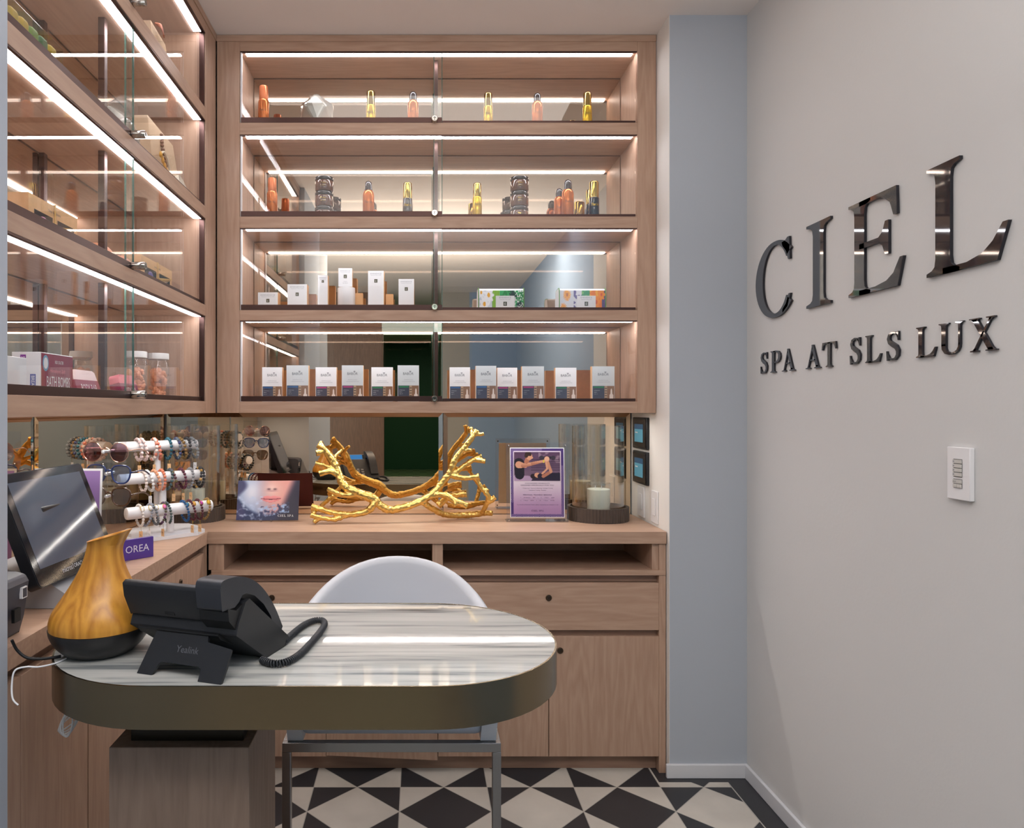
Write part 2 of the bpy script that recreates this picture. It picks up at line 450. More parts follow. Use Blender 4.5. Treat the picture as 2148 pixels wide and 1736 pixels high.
GL['T'] = [_stem(.34,.50,.10,top=False), [(.04,1),(.80,1),(.84,.70),(.79,.70),(.73,.88),(.62,.945),(.22,.945),(.11,.88),(.05,.70),(0,.70)]]
GL['U'] = [_stem(.12,.27,.10,y0=.28,bot=False), _stem(.70,.76,.10,y0=.28,bot=False),
           _ribbon([(.195,.34),(.20,.20),(.27,.08),(.40,.03),(.53,.03),(.66,.10),(.72,.21),(.73,.34)], [.15,.145,.11,.08,.065,.06,.06,.06])]
GL['X'] = [[(.10,.97),(.29,.97),(.86,.03),(.67,.03)], [(.72,.97),(.79,.97),(.22,.03),(.15,.03)],
           [(.0,1),(.38,1),(.38,.965),(.30,.955),(.27,.9),(.12,.9),(.08,.955),(0,.965)], [(.60,1),(.90,1),(.90,.965),(.82,.95),(.76,.9),(.72,.9),(.70,.95),(.60,.965)],
           [(.04,0),(.32,0),(.32,.035),(.25,.05),(.26,.10),(.19,.10),(.13,.045),(.04,.035)], [(.58,0),(.96,0),(.96,.035),(.88,.045),(.83,.10),(.68,.10),(.66,.05),(.58,.035)]]
def gl_ext(ch):
    xs = [p[0] for poly in GL[ch] for p in poly]; return min(xs), max(xs)
def serif_word(mb, s, M, h, m, off=.0003, space=.14):
    x = 0; items = []
    for ch in s:
        if ch == ' ': x += .45; continue
        a, b = gl_ext(ch); items.append((ch, x-a)); x += b-a+space
    W = x-space
    for ch, ox in items:
        for poly in GL[ch]:
            mb.prism([((px+ox-W/2)*h, py*h) for px, py in poly], off*.5, off, m, M, back=False)
    return W*h

# ------------------------------------------------------------------ room shell
CE = 2.79
mb = MB(); mb.box(-3, 3.2, -10, 3.2, -.05, 0, floor_mat()); fl = struct('floor', mb)
mb = MB(); mb.box(-3, 3.2, -10, 3.2, CE, CE+.05, CEIL); struct('ceiling', mb)
mb = MB(); mb.box(-1.2, 1.3, 3.10, 3.2, 0, CE, WALLW); struct('wall_back', mb)
mb = MB(); mb.box(-1.2, -1.12, 1.31, 3.10, 0, CE, WALLW); struct('wall_left', mb)
mb = MB(); mb.box(1.2, 1.3, 1.05, 3.10, 0, CE, WALLW); struct('wall_right', mb)
mb = MB(); mb.box(1.2, 1.3, -2.9, 1.05, 0, CE, mat('cool_light_wall', (150,172,198), .8)); struct('wall_right_rear', mb)  # cool light from the rear is put into this wall's colour
mb = MB(); mb.box(.9165, 1.2, 2.62, 3.10, 0, CE, WALLB); mb.box(.915, .9165, 2.621, 3.10, 0, CE, mat('alcove_paint', (240,238,234), .7))
wp = struct('wall_pillar', mb)
mb = MB(); mb.box(-2.9, -.752, .15, 1.305, 0, CE, WALLB); struct('wall_entry', mb)
mb = MB(); mb.box(-3, -2.9, -2.9, .15, 0, CE, WALLB); struct('wall_side', mb)
BLUEW = mat('blue_grey_wall', (140,164,192), .8); BEIGEW = mat('beige_wall', (168,164,156), .8); GREENW = mat('green_wall', (20,74,48), .6)
mb = MB(); mb.box(.27, .62, -3.0, -2.9, 0, CE, BEIGEW); mb.box(.62, 1.3, -3.0, -2.9, 0, CE, BLUEW); mb.box(-3, -1.2, -3.0, -2.9, 0, CE, BEIGEW)
mb.box(-1.2, -.45, -3.0, -2.9, 0, CE, wood('rear_wood', 2, (120,92,74), (90,66,52))); struct('wall_rear', mb)
for nm, bx in (('wall_hall_left',(-2.2,-2.1,-9.5,-3.0)),('wall_hall_right',(2.1,2.2,-9.5,-3.0)),('wall_hall_end',(-2.2,2.2,-9.6,-9.5))):
    mb = MB(); mb.box(*bx, 0, CE, GREENW); struct(nm, mb)
def carpet():
    m = mat('green_carpet', (40,70,50), .9); nt = m.node_tree; b = nt.nodes['Principled BSDF']
    tc = nt.nodes.new('ShaderNodeTexCoord'); ck = nt.nodes.new('ShaderNodeTexChecker'); ck.inputs['Scale'].default_value = 7
    ck.inputs['Color1'].default_value = lin((26,60,34))+(1,); ck.inputs['Color2'].default_value = lin((120,140,104))+(1,)
    nt.links.new(tc.outputs['Object'], ck.inputs['Vector']); nt.links.new(ck.outputs['Color'], b.inputs['Base Color']); return m
mb = MB(); mb.box(-2.1, 2.1, -9.5, -2.95, .001, .012, carpet()); struct('floor_hall', mb)
mb = MB(); mb.box(.902, 1.2, 2.607, 2.62, 0, .05, BASEB); struct('baseboard_pillar', mb, .002)
mb = MB(); mb.box(1.187, 1.2, -2.9, 2.607, 0, .05, BASEB); struct('baseboard_right', mb, .002)

# ------------------------------------------------------------------ display cabinets
ZF = [2.452, 2.090, 1.729, 1.376]        # shelf tops
ZC = [2.728, 2.406, 2.0455, 1.6886]      # undersides above
ZBOT = 1.332
YF = 2.76
def cabinet_back():
    t = thing('display_cabinet', (.06, 2.92, ZBOT), 'wide beech wall cabinet facing the camera with four lit glass-fronted shelves', 'cabinet')
    x0, x1 = -.782, .913; xi0, xi1 = -.694, .841; yb = 2.988
    mb = MB()
    mb.box(x0, xi0, YF, yb+.01, ZBOT, CE-.001, WZ); mb.build('side_stile', t, bevel=.001)
    mb = MB(); mb.box(xi1, x1, YF, yb+.01, ZBOT, CE-.001, WZ); mb.build('side_stile', t, bevel=.001)
    mb = MB()
    mb.box(xi0, xi1, YF, YF+.02, ZC[0]+.0, CE-.025, WX); mb.box(x0, x1, YF-.004, YF+.02, CE-.026, CE-.001, WX); mb.build('crown_rail', t, bevel=.001)
    tops = [ZF[0], ZF[1], ZF[2], ZF[3]]; bots = [ZC[1], ZC[2], ZC[3], ZBOT]
    for a, b in zip(tops, bots):
        mb = MB(); mb.box(xi0, xi1, YF, yb, b, a, WX); mb.build('shelf', t, bevel=.001)
    mb = MB(); mb.box(xi0, xi1, YF+.02, yb, ZC[0], ZC[0]+.015, WX); mb.build('top_panel', t)
    mb = MB(); mb.box(x0, x1, yb+.012, 3.095, ZBOT, CE-.001, WX); mb.build('back_panel', t)
    for i in range(4):
        zf, zc = ZF[i], ZC[i]
        for (a, b) in ((xi0+.003, .066), (.07, xi1-.003)):
            mb = MB(); mb.box(a, b, yb+.002, yb+.008, zf+.002, zc-.004, MIRC); mb.build('mirror_back', t)
        mb = MB(); mb.box(xi0+.02, xi1-.015, YF+.010, YF+.036, zc-.004, zc-.0005, LED); mb.build('led_strip', t)
        mb = MB(); mb.box(.058, .073, YF+.072, YF+.087, zf, zc, DKMET); mb.build('shelf_post', t, bevel=.001)
        mb = MB(); mb.box(.060, .075, yb-.012, yb+.001, zf, zc, DKMET); mb.build('mirror_post', t, bevel=.001)
        mb = MB(); mb.box(xi0+.002, xi1-.002, YF+.001, YF+.012, zc-.004, zc, DKMET); mb.box(xi0+.002, xi0+.006, YF+.003,YF+.02, zf, zc, WHITE); mb.build('door_track', t)
        # sliding panes: left one in front
        for k, (a, b, y, hh) in enumerate(((xi0+.004, .087, YF+.004, .021), (.056, xi1-.004, YF+.013, .012))):
            mb = MB(); mb.box(a, b, y, y+.004, zf+.004, zc-.004, GLASS)
            g = mb.build('sliding_glass_door', t)
            mb = MB(); ex = b if k == 0 else a
            mb.box(ex-.0012, ex+.0012, y-.0003, y+.0045, zf+.004, zc-.004, GREENEDGE); mb.build('pane_edge', g, world=False).location = -t.location
            mb = MB(); mb.box(a, b, y-.003, y+.007, zf+.0005, zf+hh, DKMET); o = mb.build('bottom_channel', g, world=False, bevel=.0008); o.location = -t.location
            if k == 0:
                mb = MB(); M = frame((.058, YF+.002, zf+.010), (1,0,0), (0,0,1))
                mb.lathe([(.012,0),(.012,.018),(.0105,.0205),(.006,.0205),(.005,.017),(.0,.017)], (0,0,0), NICKEL, 24, M)
                mb.box(-.0012,.0012,-.004,.004,.017,.0175,BLACKS,M)
                o = mb.build('lock', g, world=False); o.location = -t.location
    # wired clip at the right end
    return t
cabinet_back()
XF = -.785
def cabinet_left():
    t = thing('display_cabinet', (-.9, 2.03, ZBOT), 'tall beech wall cabinet along the left wall with sliding glass over lit shelves', 'cabinet')
    y0, y1, yi = 1.312, 2.755, 2.625; xb = -1.035
    mb = MB(); mb.box(xb-.01, XF, yi, y1, ZBOT, CE-.001, WZ); mb.build('side_stile', t, bevel=.001)
    mb = MB(); mb.box(xb-.01, XF, y0, y0+.018, ZBOT, CE-.001, WZ); mb.build('side_panel', t, bevel=.001)
    mb = MB(); mb.box(XF-.02, XF, y0+.018, yi, ZC[0], CE-.025, WY); mb.box(XF-.02, XF+.004, y0, y1, CE-.026, CE-.001, WY); mb.build('crown_rail', t, bevel=.001)
    tops = ZF; bots = [ZC[1], ZC[2], ZC[3], ZBOT]
    for a, b in zip(tops, bots):
        mb = MB(); mb.box(xb, XF, y0+.018, yi, b, a, WY); mb.build('shelf', t, bevel=.001)
    mb = MB(); mb.box(xb, XF-.02, y0+.018, yi, ZC[0], ZC[0]+.015, WY); mb.build('top_panel', t)
    mb = MB(); mb.box(-1.115, xb-.012, y0, 2.998, ZBOT, CE-.001, WZ); mb.build('back_panel', t)
    for i in range(4):
        zf, zc = ZF[i], ZC[i]
        for a, b in ((y0+.021, 1.955), (1.959, yi-.003)):
            mb = MB(); mb.box(xb-.008, xb-.002, a, b, zf+.002, zc-.004, MIRC if True else WY); mb.build('mirror_back', t)
        mb = MB(); mb.box(XF-.040, XF-.012, y0+.03, yi-.015, zc-.004, zc-.0005, LED); mb.build('led_strip', t)
        mb = MB(); mb.box(XF-.083, XF-.065, 1.93, 1.948, zf, zc, DKMET); mb.build('shelf_post', t, bevel=.001)
        mb = MB(); mb.box(xb-.001, xb+.014, 1.945, 1.963, zf, zc, DKMET); mb.build('mirror_post', t, bevel=.001)
        mb = MB(); mb.box(XF-.02, XF-.001, y0+.02, yi-.002, zc-.004, zc, DKMET); mb.box(XF-.022, XF-.004, yi-.006, yi-.001, zf, zc, DKMET); mb.build('door_track', t)
        for k, (a, b, x, hh) in enumerate(((y0+.022, 1.985, XF-.008, .021), (1.955, yi-.004, XF-.017, .016))):
            mb = MB(); mb.box(x-.004, x, a, b, zf+.004, zc-.004, GLASS); g = mb.build('sliding_glass_door', t)
            mb = MB(); ex = b if k == 0 else a
            mb.box(x-.0045, x+.0003, ex-.0012, ex+.0012, zf+.004, zc-.004, GREENEDGE); mb.build('pane_edge', g, world=False).location = -t.location
            mb = MB(); mb.box(x-.007, x+.003, a, b, zf+.0005, zf+hh, DKMET); mb.build('bottom_channel', g, world=False, bevel=.0008).location = -t.location
            if k == 0:
                mb = MB(); M = frame((XF-.004, 1.965, zf+.012), (0,1,0), (0,0,1))
                mb.lathe([(.011,0),(.011,.034),(.0095,.037),(.005,.037),(.0045,.034),(0,.034)], (0,0,0), NICKEL, 24, M)
                mb.build('lock', g, world=False).location = -t.location
    return t
cabinet_left()

# ------------------------------------------------------------------ lower mirrors
def mirror_panel(name, M, w, h, label):
    mb = MB(); b = .018; d = .0022
    vs = [(0,0,0),(w,0,0),(w,h,0),(0,h,0),(b,b,d),(w-b,b,d),(w-b,h-b,d),(b,h-b,d)]
    mb.add(vs, [(4,5,6,7),(0,1,5,4),(1,2,6,5),(2,3,7,6),(3,0,4,7),(3,2,1,0)], MIRB, M)
    o = mb.build(name, smooth=0); return tag(o, label, 'mirror', 'bronze mirrors above the counter')
ZCT = .894
mirror_panel('mirror_panel', FY(.103, 3.082, ZCT+.002), .805, ZBOT-ZCT-.004, 'shorter mirror sheet behind the counter beside the control screens')
mirror_panel('mirror_panel', FY(-1.09, 3.082, ZCT+.002), 1.19, ZBOT-ZCT-.004, 'long mirror sheet behind the gold branch sculpture')
mirror_panel('mirror_panel', FXp(-1.096, 2.035, ZCT+.002), 1.04, ZBOT-ZCT-.004, 'tinted mirror sheet on the left wall behind the bracelet stand')
mirror_panel('mirror_panel', FXp(-1.096, 1.32, ZCT+.002), .71, ZBOT-ZCT-.004, 'tinted mirror sheet on the left wall behind the tablet till')

# ------------------------------------------------------------------ counter and base cabinets
mb = MB(); mb.prism([(-1.094,1.312),(-.782,1.312),(-.782,2.64),(.912,2.64),(.912,3.078),(-1.094,3.078)], .850, ZCT, WX)
tag(mb.build('countertop', bevel=.0012), 'L-shaped beech countertop running under the wall cabinets', 'countertop')
def lock(g, t, M):
    mb = MB(); mb.lathe([(.0115,0),(.0115,.003),(.010,.005),(.006,.0055),(.005,.004),(0,.004)], (0,0,0), mat('aged_brass', (92,78,66), .3, 1), 24, M)
    mb.box(-.001,.001,-.0035,.0035,.004,.0047,BLACKS,M); mb.build('lock', g, world=False).location = -t.location
def base_back():
    t = thing('base_cabinet', (.06, 2.86, 0), 'long beech base cabinet under the back counter with open niches, drawers and doors', 'cabinet')
    X = lambda px: (px-880)*2.65/1500
    mb = MB(); zt = .849
    mb.box(.887, .912, 2.648, 3.07, .0, zt, WZ)                       # right end panel
    mb.box(X(443)-.01, X(470), 2.650, 3.07, .751, zt, WZ)
    mb.box(X(1368), .887, 2.654, 3.07, .751, zt, WZ)
    mb.box(X(443)-.01, X(455), 2.652, 3.07, .0, .732, WZ)
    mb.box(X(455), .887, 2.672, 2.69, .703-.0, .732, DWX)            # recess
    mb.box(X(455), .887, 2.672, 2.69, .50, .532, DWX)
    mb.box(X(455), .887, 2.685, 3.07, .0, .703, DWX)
    mb.build('carcass', t, bevel=.0008)
    mb = MB(); mb.box(X(907), X(929), 2.650, 3.06, .751, zt, WZ); mb.build('divider', t, bevel=.0008)
    mb = MB(); mb.box(X(455)-.02, .911, 2.645, 3.07, .732, .751, WX); mb.build('niche_shelf', t, bevel=.0008)
    mb = MB(); mb.box(X(470), X(1368), 3.02, 3.07, .751, zt, WX); mb.build('niche_back', t)
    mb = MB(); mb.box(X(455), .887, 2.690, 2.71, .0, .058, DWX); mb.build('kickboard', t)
    for a, b in ((X(455), X(917.3)), (X(918.7), X(1382))):
        mb = MB(); mb.box(a, b, 2.650, 2.668, .528, .703, WX); o = mb.build('drawer_front', t, bevel=.0008)
        lx = X(570) if a < 0 else X(1151)
        lock(o, t, FY(lx, 2.650, .648))
    for i, (a, b) in enumerate(((455,684),(685,917.5),(919,1150.5),(1152,1382))):
        mb = MB(); 
        if i == 1:
            mb.prism([(X(a),.066),(X(b),.048),(X(b),.490),(X(a),.505)], 0, .018, WZ, FY(0, 2.664, 0))
        else: mb.box(X(a), X(b), 2.650, 2.668, .060, .505, WZ)
        o = mb.build('door', t, bevel=.0008)
        lx = [X(668), X(702), X(1135), X(1175)][i]
        lock(o, t, FY(lx, 2.650 if i != 1 else 2.646, .453))
base_back()
def base_left():
    t = thing('base_cabinet', (-.95, 1.98, 0), 'beech base cabinet along the left wall under the counter behind the desk', 'cabinet')
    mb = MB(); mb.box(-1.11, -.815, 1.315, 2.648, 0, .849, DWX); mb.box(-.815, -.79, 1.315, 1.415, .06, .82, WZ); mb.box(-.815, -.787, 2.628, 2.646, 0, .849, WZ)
    mb.build('carcass', t)
    for a, b in ((1.42,1.703),(1.707,2.01),(2.014,2.317),(2.321,2.624)):
        mb = MB(); mb.box(-.808, -.790, a, b, .06, .82, WZ); o = mb.build('door', t, bevel=.0008)
        if a > 2.3: lock(o, t, FXp(-.790, 2.36, .775))
base_left()

# ------------------------------------------------------------------ wall controls
def touch_panel(px0, py0, py1, label):
    z1 = H-(py0-CY)/F*2.935; z0 = H-(py1-CY)/F*2.935; X = .915; ya, yb = 3.03, 2.845
    t = thing('control_panel', (X, (ya+yb)/2, z0), label, 'control panel', 'touch control panels on the alcove wall')
    mb = MB(); mb.box(X-.012, X, yb, ya, z0, z1, BLACKP); mb.build('panel_body', t, bevel=.003)
    mb = MB(); mb.box(X-.0145, X-.0122, yb+.008, ya-.008, z0+.007, z1-.007, mat('bezel_gloss', (36,32,32), .15)); o = mb.build('bezel', t, bevel=.001)
    mb = MB(); M = FXn(X-.0147, ya-.036, z0+.028); w = ya-yb-.075; h = z1-z0-.056
    mb.quad(w, h, mat('screen_teal', (70,120,136), .2, emit=(80,140,160), es=.55), M)
    mb.quad(w, h*.28, mat('screen_dark', (40,70,96), .2, emit=(40,80,110), es=.5), M, off=.0004, y=h*.72)
    mb.quad(w*.3, h*.06, WHITE, M, off=.0006, x=w*.1, y=h*.5); mb.build('screen', t)
touch_panel(1330, 875, 941, 'upper black touch panel on the white alcove wall')
touch_panel(1330, 946, 1014, 'lower black touch panel on the white alcove wall')
def wall_plate(ya, yb, z0, z1, label, name, cat):
    X = .915
    t = thing(name, (X, (ya+yb)/2, z0), label, cat)
    mb = MB(); mb.box(X-.006, X, yb, ya, z0, z1, WHITE); mb.build('face_plate', t, bevel=.002)
    mb = MB(); mb.box(X-.0085, X-.0062, yb+.022, ya-.022, z0+.03, z1-.03, CARDW); mb.build('rocker', t, bevel=.001)
wall_plate(2.985, 2.90, .905, 1.03, 'blank white switch plate on the alcove wall, nearer the mirror', 'light_switch', 'switch')
wall_plate(2.81, 2.735, .905, 1.03, 'white switch plate at the front edge of the alcove wall', 'light_switch', 'switch')
def keypad():
    X = 1.2; ya, yb = 1.612, 1.545; z0, z1 = 1.148, 1.264
    t = thing('dimmer_keypad', (X, 1.58, z0), 'white lighting keypad with a column of buttons on the right wall', 'light switch')
    mb = MB(); mb.box(X-.011, X, yb, ya, z0, z1, WHITE); mb.build('face_plate', t, bevel=.0015)
    bm_ = mat('keypad_button', (205,203,198), .4)
    M = FXn(X-.0112, ya, z0)
    mb = MB(); mb.quad(.026, .040, mat('button_recess', (120,118,116), .6), M, x=.020, y=.050); mb.quad(.026, .020, MATS['button_recess'], M, x=.020, y=.026); mb.build('button_recess', t)
    for k in range(4):
        b = MB(); b.box(.021, .045, .0805-k*.0095, .0885-k*.0095, .0003, .003, bm_, M)
        b.box(.022,.026,.083-k*.0095,.086-k*.0095,.003,.0032,INKL,M); b.build('button', t, bevel=.0006)
    b = MB(); b.box(.021, .045, .0365, .0445, .0003, .003, bm_, M); b.text('AUX', M@Matrix.Translation((.027,.039,0)), .003, INK, off=.0032); b.build('button', t, bevel=0)
    for a in (.021, .0335):
        b = MB(); b.box(a, a+.0115, .027, .035, .0003, .003, bm_, M); b.build('button', t, bevel=.0006)
keypad()

# ------------------------------------------------------------------ wall lettering
def wall_letter(ch, ya, yb, z0, h, d, label, grp):
    a, b = gl_ext(ch); sx = (ya-yb)/(b-a)
    mb = MB(); M = FXn(1.1995, ya, z0)
    for poly in GL[ch]:
        mb.prism([((x-a)*sx, y*h) for x, y in poly], .0005, d, LETTER, M, side=LETTERS, back=False)
    o = mb.build('wall_letter', smooth=20); tag(o, label, 'letter', grp)
G1 = 'large gloss black sign letters'; G2 = 'small gloss black sign letters'
for ch, px0, px1 in (('C',1590,1665),('I',1697,1748),('E',1786,1902),('L',1951,2124)):
    wall_letter(ch, 1.2*F/(px0-CX), 1.2*F/(px1-CX), 1.656, .252, .008, 'large glossy black capital %s of the wall sign on the right wall' % ch, G1)
for ch, px0, px1, lb in (('S',1598.5,1613,'first letter S of the small sign line, starting the word SPA'),('P',1619.7,1641,'small black letter P in the word SPA on the wall'),('A',1644,1671,'small black letter A ending the word SPA on the wall'),
        ('A',1694,1725,'small black letter A starting the word AT on the wall'),('T',1728,1758.4,'small black letter T in the word AT on the wall'),('S',1787,1809,'small black letter S starting the word SLS on the wall'),
        ('L',1819.7,1853,'small black letter L in the middle of SLS on the wall'),('S',1864,1891,'small black letter S ending the word SLS on the wall'),('L',1927,1969,'small black letter L starting the word LUX on the wall'),
        ('U',1974.5,2026,'small black letter U in the word LUX on the wall'),('X',2038.6,2097,'small black letter X ending the small sign line on the wall')):
    wall_letter(ch, 1.2*F/(px0-CX), 1.2*F/(px1-CX), 1.471, .072, .006, lb, G2)

# ------------------------------------------------------------------ desk
TZ = .84
def stadium(x0, x1, yc, r, n=28):
    L = []
    for i in range(n+1):
        a = -PI/2+PI*i/n; L.append((x1+r*math.cos(a), yc+r*math.sin(a)))
    for i in range(n+1):
        a = PI/2+PI*i/n; L.append((x0+r*math.cos(a), yc+r*math.sin(a)))
    return L
DZ = .878
KD = (H-DZ)/(H-TZ)
def scale_about_camera(t):      # put a desk-top thing on the marble, scaled about the camera
    t.location = Vector((0,0,H))+(t.location-Vector((0,0,H)))*KD; t.scale = (KD,)*3
def desk():
    t = thing('reception_desk', (-.225, 1.47, 0), 'oval marble-topped reception desk with a dark bronze rim on a wooden pedestal', 'desk')
    x0, x1, yc, r = -.465, .018, 1.472, .260; TZ = DZ
    mb = MB(); mb.prism(stadium(x0, x1, yc, r-.003), TZ-.02, TZ, MARBLE); mb.build('marble_top', t, bevel=.001)
    mb = MB(); o = stadium(x0, x1, yc, r); i_ = stadium(x0, x1, yc, r-.0035); n = len(o)
    vs = []; fs = []
    for z in (TZ-.073, TZ+.0006):
        vs += [(x,y,z) for x,y in o]
    vs += [(x,y,TZ+.0006) for x,y in i_] + [(x,y,TZ-.019) for x,y in i_]
    for k in range(n):
        j = (k+1)%n; fs += [(k,j,n+j,n+k), (n+k,n+j,2*n+j,2*n+k), (2*n+k,2*n+j,3*n+j,3*n+k)]
    fs.append(tuple(range(n-1,-1,-1))); mb.add(vs, fs, BRZ); mb.build('metal_rim', t)
    mb = MB(); mb.box(-.534,-.326,1.322,1.518,.735,.806, mat('dark_neck', (40,34,26), .35, .6)); mb.build('neck', t, bevel=.002)
    mb = MB(); mb.box(-.563,-.309,1.296,1.532,0,.7355, PED); mb.build('pedestal', t, bevel=.0015)
desk()

# ------------------------------------------------------------------ chair
def chair():
    cx, yb, yf = -.068, 2.27, 1.75
    t = thing('desk_chair', (cx, 2.0, 0), 'white leather tub chair with a steel sled frame behind the desk', 'chair')
    # shell: plan curve (U) from front left arm round the back to the front right arm
    W = .262; N = 48; rows = 14
    def plan(s):      # s in [-1,1]
        a = abs(s); sg = 1 if s > 0 else -1
        if a > .55:
            k = (a-.55)/.45; return (sg*W, (yb-.24)-(yb-.24-yf)*k)
        an = PI/2*a/.55; return (sg*W*math.sin(an), (yb-.24)+.24*math.cos(an))
    def top(s):
        x, y = plan(s); a = abs(s)
        if a < .55: return .66+.222*math.sqrt(max(0, 1-(abs(x)/.292)**2.2)) 
        k = (a-.55)/.45; e = .66+.222*math.sqrt(max(0, 1-(W/.292)**2.2)); return e-(e-.70)*sstep(0,1,k)
    th = .038
    sec = [(0,0)]
    mb = MB(); vs = []; fs = []
    prof = []
    for i in range(N+1):
        s = -1+2*i/N; x, y = plan(s)
        e = 1e-3; xa, ya = plan(max(-1,s-e)); xb_, yb_ = plan(min(1,s+e)); tx, ty = xb_-xa, yb_-ya; d = math.hypot(tx,ty); nx, ny = ty/d, -tx/d   # inward?
        # inward normal points to the seat centre
        if (0-x)*nx + ((yf+yb)/2-y)*ny < 0: nx, ny = -nx, -ny
        h = top(s); z0 = .537; ring = []
        lean = .035
        for j in range(rows+1):      # outer side up
            k = j/rows; z = z0+(h-th/2-z0)*k; o = lean*(k-.5)*(1 if abs(s)<.8 else .4)
            ring.append((cx+x-nx*o, y-ny*o, z))
        for q in range(1,6):
            a = PI*q/6; o = lean*.5*(1 if abs(s)<.8 else .4)-th/2
            ring.append((cx+x-nx*(o+th/2*math.cos(a)), y-ny*(o+th/2*math.cos(a)), h-th/2+th/2*math.sin(a)))
        for j in range(rows, -1, -1):
            k = j/rows; z = z0+(h-th/2-z0)*k; o = lean*(k-.5)*(1 if abs(s)<.8 else .4)-th
            ring.append((cx+x-nx*o, y-ny*o, z))
        vs += ring
    m = len(ring)
    for i in range(N):
        for j in range(m):
            a = i*m+j; b = i*m+(j+1)%m; fs.append((a, b, b+m, a+m))
    fs.append(tuple(range(m-1,-1,-1))); fs.append(tuple(range(N*m, N*m+m)))
    mb.add(vs, fs, LEATHER); o = mb.build('backrest', t, smooth=60)
    mb = MB(); mb.box(cx-W+.036, cx+W-.036, yf+.005, yb-.10, .545, .64, LEATHG); mb.build('seat_cushion', t, bevel=.02, segs=4)
    mb = MB(); q = .0105
    mb.box(cx-W-.004, cx+W+.004, yf-.012, yf+.008, .514, .536, STEEL); mb.build('front_bar', t, bevel=.001)
    for s in (-1, 1):
        x = cx+s*(W-.006)
        mb = MB(); mb.box(x-q, x+q, yf-.012, yf+.009, .0, .514, STEEL); mb.build('leg', t, bevel=.0012)
        mb = MB(); mb.box(x-q, x+q, yf+.010, yb-.06, .0, .021, STEEL); mb.build('floor_runner', t, bevel=.0012)
        mb = MB(); mb.box(x-q, x+q, yf+.010, yb-.06, .514, .535, STEEL); mb.build('seat_rail', t, bevel=.0012)
chair()

